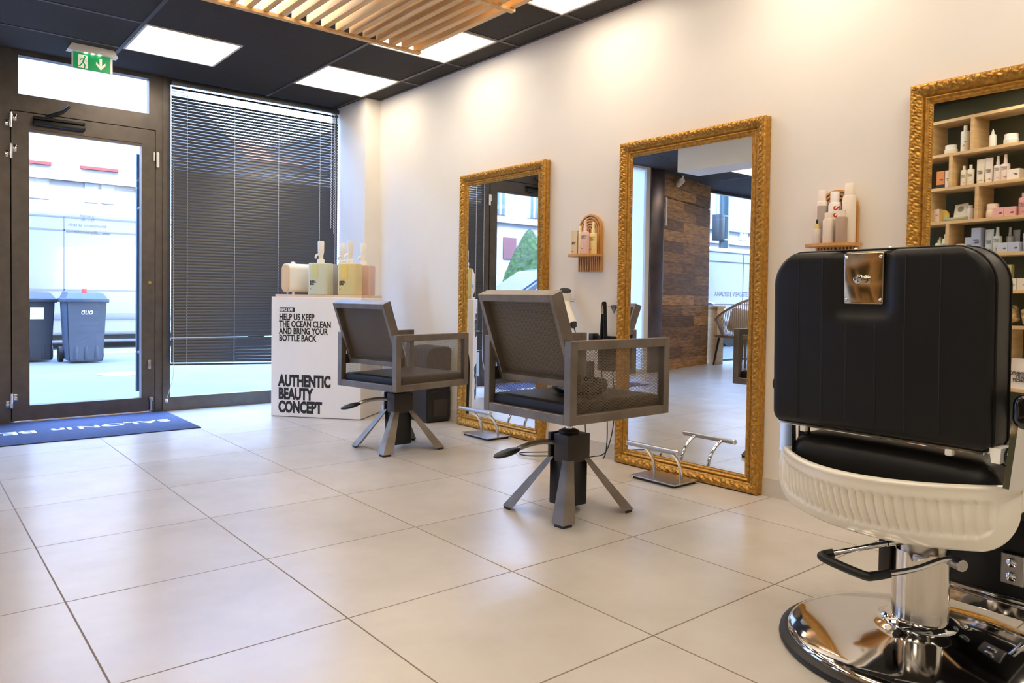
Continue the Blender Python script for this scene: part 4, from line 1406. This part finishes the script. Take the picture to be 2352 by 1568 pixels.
MB().bx((-0.20, 0.208, 0.50), (-0.185, 0.236, 0.60), 0.002, 1).build('black_strut', M_blackplastic, bc)
for s, x0 in ((1, -0.262), (-1, -0.262)):
    am = MB()
    y = 0.253 if s > 0 else -0.318
    rslab(am, 0.058 if s > 0 else 0.062, 0.05 if s > 0 else 0.075, 0.024, 0.40, 0.014, (x0, y, 0.690), (0, 1, 0), (0, 0, 1), (1, 0, 0))
    am.build('armrest', M_blackgloss if s < 0 else M_vinyl, bc)
lr = MB().bx((0.29, -0.185, 0.115), (0.315, 0.185, 0.40), 0.006).build('leg_panel', M_vinyl, bc)
MB().bx((0.27, -0.185, 0.335), (0.29, 0.185, 0.40), 0.003).build('panel_back_plate', M_blackplastic, lr)
MB().cyl((0.296, 0.20, 0.106), (0.296, -0.20, 0.106), 0.0125, seg=20).build('panel_bar', M_chrome, lr)
MB().bx((0.288, -0.20, 0.060), (0.306, 0.20, 0.092), 0.002, 1).build('lower_strip', M_chrome, lr, smooth=False)
for s in (1, -1):
    pq = MB()
    pq.bx((0.272, s * 0.112 - 0.028, 0.155), (0.288, s * 0.112 + 0.028, 0.238), 0.002, 1)
    pq = pq.build('hinge_plate', M_brushed, lr, smooth=False)
    for z in (0.178, 0.216):
        MB().lathe([(0, 0), (0.013, 0), (0.012, 0.006), (0.008, 0.008), (0, 0.008)], (0.272, s * 0.112, z), 18, Vector((-1, 0, 0))).build('screw', M_chrome, pq)
    MB().tube(catmull([(0.28, s * 0.15, 0.155), (0.285, s * 0.155, 0.10), (0.33, s * 0.16, 0.06), (0.46, s * 0.165, 0.075), (0.52, s * 0.165, 0.10)], 6), 0.011, 10).build('footrest_arm', M_chrome, lr)
MB().cyl((0.52, -0.19, 0.10), (0.52, 0.19, 0.10), 0.018, seg=20).build('footrest_bar', M_chrome, lr)

# ============================================================ PRODUCT SHELVES (seen in the right mirror)
srz = math.atan2(SD.y, SD.x)
ps = thing('product_shelf', 'pale birch wall shelving full of hair products, reflected in the right mirror', 'shelf unit', P0, srz)
S0, S1, DEP, TH = -0.40, 0.92, 0.205, 0.024
tops = [2.362, 2.096, 1.831, 1.564, 1.300, 1.021, 0.757, 0.30]      # upper faces
for z in tops:
    MB().bx((S0, 0, z - TH), (S1, DEP, z), 0.001, 1).build('shelf_plank', M_shelfwood, ps, smooth=False)
divs = [(0, (0.722, 0.397, -0.2)), (1, (0.870, 0.556, -0.07)), (2, (0.722, 0.348, -0.2)), (3, (0.870, 0.568, -0.1)), (4, (0.5, -0.2)), (5, (0.34, -0.25)), (6, (0.105, 0.6))]
for r_, ss in divs:
    for s in ss:
        MB().bx((s - 0.014, 0, tops[r_ + 1]), (s + 0.014, DEP, tops[r_] - TH), 0.001, 1).build('divider', M_shelfwood, ps, smooth=False)

GP = 'hair products on the birch shelves'


def onshelf(s, row, dep=0.065):
    p = P0 + SD * s - SN * dep
    return (p.x, p.y, tops[row])


def prod(kind, s, row, w, h, col, mn, label, cat, dep=0.065, **k):
    return bottle(kind, onshelf(s, row, dep), srz, w, h, col, label, cat, GP, mn, **k)


W1, CR, BL, PK, GR = (236, 234, 224), (232, 224, 204), (176, 188, 210), (232, 178, 172), (214, 222, 190)
prod('jar', 0.594, 1, 0.094, 0.070, W1, 'p_white', 'wide white jar at the left of the highest shelf', 'jar', txt=False)
prod('bottle', 0.485, 1, 0.062, 0.205, W1, 'p_white', 'tall white bottle with orange dot on the highest shelf', 'bottle', lines=[(['repair'], 0.36, 0.16, 0)])
o_ = [o for o in C.objects if o.get('label', '').startswith('tall white bottle with orange')][0]
MB().cyl((-0.006, -0.0312, 0.048), (-0.006, -0.0318, 0.048), 0.008, seg=14).build('orange_dot', cm('p_orange', (236, 150, 70)), o_)
prod('cone', 0.278, 1, 0.050, 0.140, W1, 'p_white', 'white pointed nozzle bottle on the highest shelf', 'bottle', txt=False)
prod('jar', 0.146, 1, 0.098, 0.077, W1, 'p_white', 'wide white jar at the right of the highest shelf', 'jar', txt=False)
prod('bottle', 0.020, 1, 0.064, 0.200, (212, 222, 214), 'p_mint', 'pale bottle cut by the photo edge on the highest shelf', 'bottle', txt=False)
prod('box', 0.660, 2, 0.062, 0.139, (226, 146, 84), 'p_orangebox', 'orange carton with dark foot on the second shelf', 'box', d=0.05, lines=[(['AUTHENTIC', 'BEAUTY'], 0.5, 0.14, 0)])
o_ = [o for o in C.objects if o.get('label', '').startswith('orange carton')][0]
MB().bx((-0.0315, -0.0256, 0), (0.0315, 0.0256, 0.032)).build('dark_foot', cm('p_navy', (36, 50, 62)), o_, smooth=False)
prod('box', 0.598, 2, 0.052, 0.138, (236, 226, 216), 'p_offwhite', 'slim white carton beside the orange carton', 'box', d=0.045, lines=ABC)
prod('bottle', 0.486, 2, 0.048, 0.159, CR, 'p_cream', 'left one of two cream bottles on the second shelf', 'bottle', lines=ABC, cap=CR)
prod('bottle', 0.434, 2, 0.050, 0.160, CR, 'p_cream', 'right one of two cream bottles on the second shelf', 'bottle', lines=ABC, cap=CR)
prod('tube', 0.359, 2, 0.062, 0.189, CR, 'p_cream', 'left one of two cream tubes on the second shelf', 'tube', lines=ABC)
prod('tube', 0.298, 2, 0.058, 0.192, (234, 222, 208), 'p_cream_b', 'right one of two cream tubes on the second shelf', 'tube', lines=ABC)
prod('spray', 0.234, 2, 0.054, 0.196, (234, 222, 208), 'p_cream_b', 'left one of two cream spray bottles on the second shelf', 'spray bottle', lines=ABC)
prod('spray', 0.180, 2, 0.060, 0.199, (236, 218, 206), 'p_cream_c', 'right one of two cream spray bottles on the second shelf', 'spray bottle', lines=ABC)
prod('box', 0.105, 2, 0.085, 0.078, (238, 226, 212), 'p_box', 'low cream carton at the right of the second shelf', 'box', d=0.08, lines=[(['AUTHENTIC', 'BEAUTY'], 0.5, 0.10, 0)])
prod('box', 0.693, 3, 0.062, 0.106, (230, 206, 182), 'p_peach', 'peach soap carton at the left of the third shelf', 'box', d=0.05, lines=[(['SOAP'], 0.5, 0.2, 0)])
yl = thing('yellow_lid', 'round yellow lid standing behind the peach soap carton', 'lid', onshelf(0.655, 3, 0.085), srz, GP)
MB().cyl((0, 0.006, 0.05), (0, -0.006, 0.05), 0.05, seg=32).build('disc', cm('p_yellow', (222, 190, 92)), yl)
tr_ = thing('green_tray', 'sage green tray carrying the leaning white card pack', 'tray', onshelf(0.528, 3, 0.075), srz, GP)
t_ = MB()
rslab(t_, 0.20, 0.11, 0.03, 0.028, 0.01, (0, 0, 0), (1, 0, 0), (0, 1, 0), (0, 0, 1))
t_.build('body', cm('p_sage', (164, 172, 140)), tr_)
gd = thing('green_disc', 'dark green round dish standing behind the leaning card pack', 'dish', onshelf(0.56, 3, 0.165), srz, GP)
MB().cyl((0, 0.006, 0.062), (0, -0.004, 0.062), 0.062, seg=32).build('disc', cm('p_deepgreen', (104, 112, 84)), gd)
cp = thing('card_pack', 'white card pack with grey round emblem leaning on the sage tray', 'box', onshelf(0.520, 3, 0.09), srz, GP)
lm = Matrix.Translation((0, 0, 0.0285)) @ Matrix.Rotation(R(-20), 4, 'X') @ Matrix.Rotation(R(6), 4, 'Y')
MB().bx((-0.05, -0.008, 0), (0.05, 0.008, 0.115), 0.001, 1).move(lm).build('pack', cm('p_card', (222, 216, 196)), cp, smooth=False)
MB().cyl((0, -0.0082, 0.07), (0, -0.0088, 0.07), 0.024, seg=28).move(lm).build('emblem', cm('p_grey', (128, 122, 108)), cp)
prod('can', 0.429, 3, 0.050, 0.112, (216, 212, 212), 'p_marble', 'white and grey marbled cup on the third shelf', 'cup', txt=False, cap=(200, 196, 198))
prod('can', 0.384, 3, 0.050, 0.112, GR, 'p_green', 'pale green cup beside the marbled cup', 'cup', txt=False, dep=0.09)
prod('jar', 0.262, 3, 0.090, 0.106, (236, 212, 186), 'p_cup', 'peach tapered cup at the left of the pink boxes', 'cup', txt=False)
prod('box', 0.203, 3, 0.078, 0.072, PK, 'p_pink', 'left one of two low pink cartons', 'box', d=0.08, lines=[(['BEAUTY', 'CONCEPT'], 0.4, 0.10, 0)])
prod('box', 0.122, 3, 0.080, 0.070, PK, 'p_pink', 'right one of two low pink cartons', 'box', d=0.08, lines=[(['BEAUTY', 'CONCEPT'], 0.4, 0.10, 0)])
prod('bottle', 0.043, 3, 0.068, 0.165, (228, 168, 166), 'p_pinkb', 'pink bottle right of the pink cartons', 'bottle', lines=ABC, cap=(232, 184, 180))
prod('bottle', 0.702, 4, 0.040, 0.150, GR, 'p_green', 'slim green bottle half hidden by the mirror frame', 'bottle', txt=False, dep=0.13)
prod('bottle', 0.668, 4, 0.058, 0.125, (224, 230, 196), 'p_lime', 'short pale lime bottle with dark label', 'bottle', lines=ABC)
prod('bottle', 0.614, 4, 0.056, 0.166, (228, 232, 204), 'p_lime_b', 'taller pale lime bottle beside the shelf divider', 'bottle', lines=ABC)
prod('jar', 0.488, 4, 0.084, 0.082, (234, 200, 170), 'p_peachjar', 'peach jar just above the barber chair back', 'jar', txt=False)
prod('box', 0.422, 4, 0.056, 0.128, BL, 'p_blue', 'short pale blue carton above the barber chair back', 'box', d=0.05, lines=ABC)
prod('box', 0.363, 4, 0.070, 0.196, (166, 178, 206), 'p_blue_b', 'tallest pale blue carton on the fourth shelf', 'box', d=0.065, lines=ABC)
prod('tube', 0.279, 4, 0.064, 0.180, (190, 202, 210), 'p_blue_c', 'pale blue tube in front on the fourth shelf', 'tube', lines=ABC)
prod('spray', 0.221, 4, 0.060, 0.194, (204, 212, 208), 'p_blue_d', 'pale blue-white spray bottle in front on the fourth shelf', 'spray bottle', lines=ABC)
prod('spray', 0.172, 4, 0.050, 0.194, (190, 200, 204), 'p_blue_e', 'pale blue spray bottle standing behind the front spray bottle', 'spray bottle', txt=False, dep=0.14)
prod('tube', 0.142, 4, 0.050, 0.172, (176, 184, 196), 'p_blue_f', 'grey-blue tube in the rear of the fourth shelf', 'tube', txt=False, dep=0.17)
prod('box', 0.157, 4, 0.074, 0.070, (196, 202, 214), 'p_blue_g', 'left one of two low pale blue cartons', 'box', d=0.07, dep=0.045, lines=[(['BEAUTY', 'CONCEPT'], 0.4, 0.10, 0)])
prod('box', 0.080, 4, 0.078, 0.072, (184, 192, 214), 'p_blue_h', 'right one of two low pale blue cartons', 'box', d=0.07, dep=0.045, lines=[(['BEAUTY', 'CONCEPT'], 0.4, 0.10, 0)])
prod('bottle', 0.012, 4, 0.056, 0.172, (180, 198, 212), 'p_blue_i', 'pale blue bottle at the right end of the fourth shelf', 'bottle', lines=ABC)
prod('box', 0.150, 5, 0.05, 0.190, (206, 200, 130), 'p_yellowgreen', 'tall yellow-green carton peeping past the barber chair back', 'box', d=0.04, dep=0.1, txt=False)
prod('box', 0.095, 5, 0.060, 0.085, (232, 222, 198), 'p_ivory', 'left one of two low ivory cartons beside the barber chair back', 'box', d=0.06, lines=[(['BEAUTY'], 0.4, 0.12, 0)])
prod('box', 0.026, 5, 0.068, 0.085, (232, 222, 198), 'p_ivory', 'right one of two low ivory cartons beside the barber chair back', 'box', d=0.06, lines=[(['BEAUTY'], 0.4, 0.12, 0)])
M_flor = mat('floral_cloth', (228, 190, 130), 0.8, var=(86, 78, 48), vscale=38)
for s, lab in ((0.105, 'patterned ochre pouch leaning left on the sixth shelf'), (-0.045, 'patterned ochre pouch at the right on the sixth shelf')):
    pc_ = thing('patterned_pouch', lab, 'pouch', onshelf(s, 6, 0.09), srz, 'patterned pouches')
    q = pillow(MB(), 0.13, 0.125, 0.02, 0.05, 0.024, (0, 0, 0.066), (1, 0, 0), (0, 0.25, 0.97), (0, -0.97, 0.25), crown=0.012, both=True, nu=14, nv=14)
    q.move(Matrix.Rotation(R(18), 4, 'Y') @ Matrix.Translation((0, 0, 0.016))).build('cloth', M_flor, pc_)
pg = thing('paper_bag', 'white paper bag with black lettering on the lowest shelf', 'bag', onshelf(0.0, 7, 0.08), srz)
MB().hexa([(-0.13, -0.05, 0), (0.09, -0.05, 0), (0.09, 0.05, 0), (-0.13, 0.05, 0)], [(-0.13, -0.02, 0.22), (0.09, -0.02, 0.22), (0.09, 0.02, 0.22), (-0.13, 0.02, 0.22)]).build('bag', M_box, pg, smooth=False)
text_part('lettering', ['AUTHENTIC', 'BEAUTY', 'CONCEPT'], 0.032, (-0.03, -0.043, 0.10), (1, 0, 0), (0, 0.135, 1), M_blackink, pg, sx=0.65, bold=0.001, gap=0.8)

# ============================================================ WAITING AREA (seen in the middle mirror)
wc = thing('wicker_armchair', 'pale wicker armchair with cushions in front of the left window, seen in mirror', 'armchair', (-6.15, 2.38, 0), R(188))
M_wick = mat('wicker', (170, 146, 124), 0.7, var=(146, 120, 98), vscale=30)
for x in (-0.24, 0.24):
    for y in (-0.22, 0.24):
        MB().cyl((x, y, 0.40), (x * 1.2, y * 1.25, 0.0), 0.018, 0.012, 12).build('leg', M_blackplastic, wc)
MB().bx((-0.29, -0.27, 0.39), (0.29, 0.27, 0.43), 0.015).build('seat', M_wick, wc)


def shell(a, z):
    # a from -1 (front of one arm) round the back to 1 ; oval plan
    th = PI * (0.5 + 0.72 * a)
    k = 0.30 + 0.09 * z
    return Vector((-math.cos(th) * k * 1.05, math.sin(th) * k * 0.92, 0))


def rimz(a):
    return 0.64 + 0.33 * max(0, math.cos(a * PI * 0.5)) ** 1.4


wk = MB()
for i in range(61):
    a = -1 + 2 * i / 60
    wk.tube([shell(a, q) + Vector((0, 0, 0.42 + (rimz(a) - 0.42) * q)) for q in (0, 0.35, 0.7, 1)], 0.0055, 5)
wk.build('woven_back', M_wick, wc)
MB().tube([shell(-1 + 2 * i / 40, 1) + Vector((0, 0, rimz(-1 + 2 * i / 40))) for i in range(41)], 0.017, 10).build('rim', M_wick, wc)
M_cushion = mat('cream_cushion', (232, 216, 192), 0.85, var=(222, 204, 178), vscale=12)
for x, y, z, a, lab, col in ((-0.17, 0.06, 0.62, 8, 'cream cushion leaning in the wicker armchair, larger one', M_cushion), (0.17, 0.07, 0.62, -10, 'cream cushion leaning in the wicker armchair, beside the larger cushion', M_cushion)):
    cs = thing('cushion', lab, 'cushion', wc.matrix_basis @ Vector((x, y, z)), R(188), 'cushions in the wicker armchair')
    pillow(MB(), 0.31, 0.34, 0.05, 0.12, 0.055, (0, 0, 0.02), (1, 0, 0), (0, 0.25, 0.97), (0, -0.97, 0.25), crown=0.02, both=True, nu=16, nv=16).move(Matrix.Rotation(R(a), 4, 'Y')).build('cover', col, cs)
cb = thing('wooden_cabinet', 'narrow pale wooden cabinet beside the plank wall, seen in the middle mirror', 'cabinet', (-6.09, 2.80, 0), R(194))
MB().bx((-0.06, -0.10, 0), (0.06, 0.10, 0.82), 0.004).build('carcass', M_shelfwood, cb)
MB().bx((-0.075, -0.115, 0.80), (0.075, 0.115, 0.84), 0.004).build('top', M_shelfwood, cb)
sc_ = thing('security_camera', 'small white security camera below the ceiling beam, seen in mirror', 'camera', (-4.80, 2.47, 2.46), R(200))
MB().cyl((0, 0.06, 0.06), (0, 0, 0.0), 0.012, seg=12).build('arm', M_white_plastic, sc_)
MB().cyl((0, 0.03, 0), (0.02, -0.10, -0.03), 0.038, seg=24).build('housing', M_white_plastic, sc_)
MB().cyl((0.02, -0.10, -0.03), (0.0205, -0.104, -0.031), 0.031, seg=24).build('lens', M_blackgloss, sc_)
dh = thing('door_handle', 'long white vertical handle on the plank-clad door, seen in the middle mirror', 'handle', (-4.425, 2.42, 1.85), 0)
MB().bx((-0.012, -0.03, 0), (0.012, -0.012, 0.36), 0.004).bx((-0.008, -0.012, 0.03), (0.008, 0.03, 0.05)).bx((-0.008, -0.012, 0.31), (0.008, 0.03, 0.33)).build('bar', M_white_paint, dh)

# ============================================================ STREET
M_bin = mat('bin_plastic', (54, 62, 78), 0.5, var=(48, 57, 72), vscale=5)
M_bin2 = mat('bin_plastic_dark', (36, 40, 49), 0.5)


def wheelie_bin(loc, w, d, h, mt, label, rz=0.0):
    t = thing('wheelie_bin', label, 'bin', loc, rz, 'wheelie bins on the pavement')
    b = MB()
    lo = [(-w * 0.42, -d * 0.40), (w * 0.42, -d * 0.40), (w * 0.42, d * 0.40), (-w * 0.42, d * 0.40)]
    hi = [(-w * 0.49, -d * 0.5), (w * 0.49, -d * 0.5), (w * 0.49, d * 0.5), (-w * 0.49, d * 0.5)]
    b.hexa([Vector((x, y, 0.03)) for x, y in lo], [Vector((x, y, h * 0.88)) for x, y in hi])
    bmesh.ops.bevel(b.bm, geom=b.bm.edges[:], offset=0.015, segments=2, affect='EDGES')
    for q in (-0.25, 0, 0.25):
        b.bx((q * w - 0.02, -d * 0.40 - 0.012, 0.05), (q * w + 0.02, -d * 0.38, h * 0.42), 0.004)
    b.build('body', mt, t)
    l_ = MB().bx((-w / 2 - 0.02, -d / 2 - 0.03, h * 0.84), (w / 2 + 0.02, d / 2 + 0.02, h * 0.90), 0.012)
    l_.hexa([Vector((-w * 0.5, -d * 0.5, h * 0.9)), Vector((w * 0.5, -d * 0.5, h * 0.9)), Vector((w * 0.5, d * 0.5, h * 0.9)), Vector((-w * 0.5, d * 0.5, h * 0.9))],
            [Vector((-w * 0.42, -d * 0.38, h * 0.97)), Vector((w * 0.42, -d * 0.38, h * 0.97)), Vector((w * 0.42, d * 0.45, h)), Vector((-w * 0.42, d * 0.45, h))])
    l_.build('lid', mt, t)
    for s in (-1, 1):
        MB().cyl((s * w * 0.44, d * 0.36, 0.10), (s * (w * 0.44 + 0.05), d * 0.36, 0.10), 0.10, seg=20).build('wheel', M_blackplastic, t)
    return t


GZ = -0.012
b2 = wheelie_bin((-1.255, 7.42, GZ), 0.47, 0.50, 0.93, M_bin, 'blue-grey wheelie bin with white scribble on the pavement outside the door')
text_part('lettering', ['duo'], 0.11, (-0.07, -0.247, 0.63), (1, 0, 0), (0, 0.12, 1), M_whiteink, b2, sx=0.8, shear=0.25)
MB().bx((-0.03, -0.10, 0.90), (0.03, -0.06, 0.96), 0.004).build('red_catch', mat('red_plastic', (180, 64, 60), 0.5), b2)
b1_ = wheelie_bin((-1.80, 7.85, GZ), 0.52, 0.50, 0.92, M_bin2, 'darker wheelie bin with white paper label at the left outside the door')
MB().hexa([(-0.02, -0.238, 0.56), (0.13, -0.238, 0.56), (0.13, -0.236, 0.56), (-0.02, -0.236, 0.56)], [(-0.02, -0.258, 0.71), (0.13, -0.258, 0.71), (0.13, -0.256, 0.71), (-0.02, -0.256, 0.71)]).build('paper_label', M_whiteink, b1_, smooth=False)
wheelie_bin((-2.12, 8.5, GZ), 0.40, 0.45, 1.10, M_bin2, 'wheelie bin behind the dark bin, only its corner showing at the door edge')
pole = thing('street_drain', 'round metal drain cover in the pavement outside the door', 'drain cover', (-1.15, 5.6, GZ))
MB().lathe([(0, 0), (0.28, 0), (0.28, 0.004), (0, 0.004)], seg=32).build('cover', mat('drain_grey', (120, 124, 130), 0.6), pole)

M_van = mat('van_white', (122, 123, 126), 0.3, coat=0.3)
M_vgrey = mat('van_grey_line', (96, 97, 106), 0.5)
M_tyre = mat('tyre', (30, 30, 32), 0.8)
M_vglass = mat('car_glass', (36, 60, 92), 0.08, 0.0, coat=0.6)


def van(x0, x1, y0, y1, zt, label, paint=None):
    t = thing('delivery_van', label, 'van', ((x0 + x1) / 2, (y0 + y1) / 2, GZ), 0, 'white vans in the street')
    hx, hy = (x1 - x0) / 2, (y1 - y0) / 2
    b = MB()
    rslab(b, 2 * hx, zt - 0.22, 0.12, 2 * hy, 0.06, (0, -hy, 0.22 + (zt - 0.22) / 2), (1, 0, 0), (0, 0, 1), (0, 1, 0), n=5)
    b.build('body', paint or M_van, t)
    g_ = MB()
    for z in (zt * 0.955, zt * 0.86, zt * 0.43):
        g_.bx((-hx + 0.12, -hy - 0.006, z - 0.012), (hx - 0.12, -hy + 0.01, z + 0.012))
    for x in (-hx + 0.9, -0.17 * hx, 0.55 * hx):
        g_.bx((x - 0.008, -hy - 0.006, zt * 0.30), (x + 0.008, -hy + 0.01, zt * 0.955))
    g_.build('panel_grooves', M_vgrey, t, smooth=False)
    MB().bx((-hx + 0.05, -hy - 0.02, zt * 0.215), (hx - 0.05, -hy + 0.05, zt * 0.262), 0.005).build('side_moulding', mat('dark_moulding', (92, 96, 104), 0.5), t)
    MB().bx((-hx + 0.1, -hy + 0.15, 0.14), (hx - 0.1, hy - 0.15, 0.24)).build('chassis', M_tyre, t)
    for x in (-hx + 0.9, hx - 0.9):
        for y in (-hy + 0.12, hy - 0.12):
            MB().cyl((x, y - 0.1, 0.31), (x, y + 0.1, 0.31), 0.31, seg=24).build('wheel', M_tyre, t)
    return t


van(-4.4, 3.6, 10.0, 12.0, 2.20, 'white van parked across the street behind the bins')
van(-14.8, -9.1, 5.2, 7.0, 1.98, 'white van parked outside the left window, reflected in the middle mirror', mat('van_white_shade_lift', (205, 209, 214), 0.3, coat=0.3))  # body colour raised to make up for skylight blocked beside the building


def car(loc, rz, mt, label):
    t = thing('parked_car', label, 'car', loc, rz, 'cars parked in the street')
    b = MB()
    prof_l = [(-2.0, 0.35), (-2.02, 0.62), (-1.85, 0.86), (-0.95, 0.98), (1.55, 0.98), (1.98, 0.88), (2.05, 0.6), (2.0, 0.35)]
    loops = []
    for y, k in ((-0.84, 0.97), (-0.80, 1.0), (0.80, 1.0), (0.84, 0.97)):
        loops.append([Vector((x * k, y, 0.3 + (z - 0.3) * k)) for x, z in prof_l])
    b.loft(loops)
    cab = [[Vector((x, y, z)) for x, z in ((-1.05, 0.96), (-0.25, 1.46), (0.05, 1.52), (1.0, 1.50), (1.70, 0.98))] for y in (-0.70, 0.70)]
    b.loft(cab)
    b.build('body', mt, t, ang=30)
    for y, s in ((-0.705, 1), (0.705, -1)):
        MB().prism([(-0.85, 1.0), (-0.22, 1.40), (0.06, 1.45), (0.95, 1.43), (1.45, 1.0)], (0, y, 0), (1, 0, 0), (0, 0, 1), (0, s, 0), 0.012).build('side_window', M_vglass, t, smooth=False)
    n = Vector((-0.53, 0, 0.85))
    w_ = MB()
    w_.hexa([(-1.00, -0.62, 0.995), (-1.00, 0.62, 0.995), (-0.32, 0.58, 1.425), (-0.32, -0.58, 1.425)],
            [(-1.02, -0.62, 1.015), (-1.02, 0.62, 1.015), (-0.34, 0.58, 1.445), (-0.34, -0.58, 1.445)])
    w_.build('windscreen', M_vglass, t, smooth=False)
    for x in (-1.3, 1.3):
        for y in (-0.75, 0.75):
            MB().cyl((x, y - 0.1, 0.31), (x, y + 0.1, 0.31), 0.31, seg=22).build('wheel', M_tyre, t)
    return t


car((-7.0, 7.5, GZ), R(189), mat('car_white', (112, 116, 120), 0.25, coat=0.5), 'white car with blue-tinted windscreen, reflected in the farthest mirror')
car((-6.15, 5.15, GZ), R(183), mat('car_silver_blue', (86, 98, 116), 0.22, 0.3, coat=0.5), 'silver-blue car in front of the white car, reflected in the farthest mirror')

M_leaf = mat('topiary_leaf', (58, 80, 14), 0.75, var=(30, 50, 8), vscale=14, bump=0.6, bscale=60)
tp_ = thing('topiary_tree', 'green cone-shaped clipped topiary tree behind the parked cars', 'tree', (-8.8, 10.1, GZ))
tb_ = MB()
nU, nV = 72, 56


def cone_pt(u, v):
    a = 2 * PI * u
    rr = 0.95 * (1 - v) ** 0.75 * (1.0 if v > 0.04 else 0.85) + 0.02
    z = 0.35 + 2.25 * v
    k = 1 + 0.10 * noise.noise(Vector((math.cos(a) * 7, math.sin(a) * 7, z * 7))) + 0.07 * noise.noise(Vector((math.cos(a) * 19, math.sin(a) * 19, z * 19)))
    return Vector((rr * k * math.cos(a), rr * k * math.sin(a), z))


tb_.grid(cone_pt, nU, nV)
bmesh.ops.remove_doubles(tb_.bm, verts=tb_.bm.verts, dist=1e-4)
tb_.build('foliage', M_leaf, tp_)
MB().cyl((0, 0, 0), (0, 0, 0.45), 0.09, seg=12).build('trunk', mat('bark', (84, 66, 50), 0.9), tp_)

lp_ = thing('street_pole', 'grey-green street pole with dark sign box, seen in the middle mirror', 'pole', (-13.42, 7.8, GZ))
MB().cyl((0, 0, 0), (0, 0, 6.2), 0.13, 0.10, 24).build('shaft', mat('pole_green', (46, 64, 66), 0.5), lp_)
MB().lathe([(0.10, 3.88), (0.119, 3.88), (0.119, 4.02), (0.10, 4.02)], seg=24).build('pale_band', mat('pale_band', (200, 196, 170), 0.6), lp_)
MB().bx((0.12, -0.11, 2.47), (0.36, 0.11, 3.13), 0.01).build('sign_box', mat('sign_box_dark', (30, 29, 28), 0.5), lp_)
bd_ = MB()
for z in (2.50, 3.10):
    bd_.lathe([(0.105, z - 0.015), (0.122, z - 0.015), (0.122, z + 0.015), (0.105, z + 0.015)], seg=24)
bd_.build('clamp_bands', M_brushed, lp_)

M_fac = mat('facade_stone', (132, 130, 130), 0.85, var=(124, 122, 124), vscale=1.5)
fc = thing('townhouse', 'long pale stone townhouse across the street with tall windows', 'building', (0, 14.0, GZ))
fb = MB().bx((-40, 0, 0), (1.2, 0.6, 8.6)).bx((-40, -0.10, 3.18), (1.2, 0, 3.34)).bx((-40, -0.2, 8.2), (1.2, 0, 8.6))
fb.build('facade', M_fac, fc, smooth=False)
M_fglass = mat('facade_glass', (66, 82, 94), 0.15, coat=0.3)
M_palepane = mat('pale_grey_pane', (128, 132, 140), 0.4)  # paler than the other facade panes
M_shut = mat('terracotta_lintel', (92, 28, 22), 0.7)
for x in (-0.95, 0.17, -3.0, -5.4, -8.2, -10.95, -12.3, -14.6, -17.0, -19.3, -21.85, -23.65, -26.5, -30):
    wdt = 0.70 if x in (-0.95, 0.17) else 0.36
    f_ = MB()
    f_.bx((x - wdt / 2 - 0.07, -0.05, 3.42), (x - wdt / 2, 0, 5.45)).bx((x + wdt / 2, -0.05, 3.42), (x + wdt / 2 + 0.07, 0, 5.45)).bx((x - wdt / 2, -0.05, 5.35), (x + wdt / 2, 0, 5.45)).bx((x - 0.025, -0.04, 3.42), (x + 0.025, 0, 5.35))
    if x < -1.5:
        wf = f_.build('window', M_white_paint, fc, smooth=False)
        MB().bx((x - wdt / 2, -0.025, 3.42), (x + wdt / 2, -0.005, 5.35)).build('pane', M_fglass, wf, smooth=False)
    else:
        f_.bm.free()
for x, w_ in ((-0.98, 0.56), (0.17, 0.70)):
    MB().bx((x - w_ / 2, -0.06, 3.46), (x + w_ / 2, 0.0, 3.52)).build('lintel', M_shut, fc, smooth=False)
    for q in (-0.22, 0.22):
        MB().bx((x + q * w_ - 0.12, -0.02, 2.78), (x + q * w_ + 0.12, 0.0, 3.28)).build('pane', M_palepane, fc, smooth=False)
MB().bx((-11.6, -0.03, 2.1), (-11.1, 0.0, 2.75)).build('shutter', mat('faded_red_shutter', (84, 50, 54), 0.8), fc, smooth=False)
MB().bx((-24.5, -0.12, 3.70), (-18, -0.0, 3.80)).build('blue_ledge', mat('blue_ledge', (84, 104, 136), 0.6), fc, smooth=False)
gb = thing('corner_house', 'dark grey house with low red tiled roof behind the blind', 'building', (0, 13.6, GZ))
MB().prism([(1.25, 0), (3.2, 0), (3.2, 4.05), (1.9, 5.2), (1.25, 5.75)], (0, 0, 0), (1, 0, 0), (0, 0, 1), (0, 1, 0), 3).build('dark_wing', mat('dark_render', (86, 88, 92), 0.9), gb, smooth=False)
MB().bx((3.2, 0.3, 0), (9.0, 3, 4.05)).build('front', mat('grey_render', (120, 120, 124), 0.9), gb, smooth=False)
MB().hexa([(2.3, 0.1, 4.05), (4.6, 0.1, 4.05), (4.6, 3.0, 4.05), (2.3, 3.0, 4.05)], [(2.5, 1.2, 4.72), (3.9, 1.2, 4.62), (3.9, 1.6, 4.62), (2.5, 1.6, 4.72)]).build('red_roof', mat('red_tiles', (196, 104, 76), 0.8, var=(176, 86, 62), vscale=9), gb, smooth=False)
MB().prism([(3.9, 4.0), (9.0, 4.0), (9.0, 5.9), (5.4, 5.05), (3.9, 4.5)], (0, 0.2, 0), (1, 0, 0), (0, 0, 1), (0, 1, 0), 2.8).build('slate_roof', mat('slate', (70, 76, 88), 0.8), gb, smooth=False)
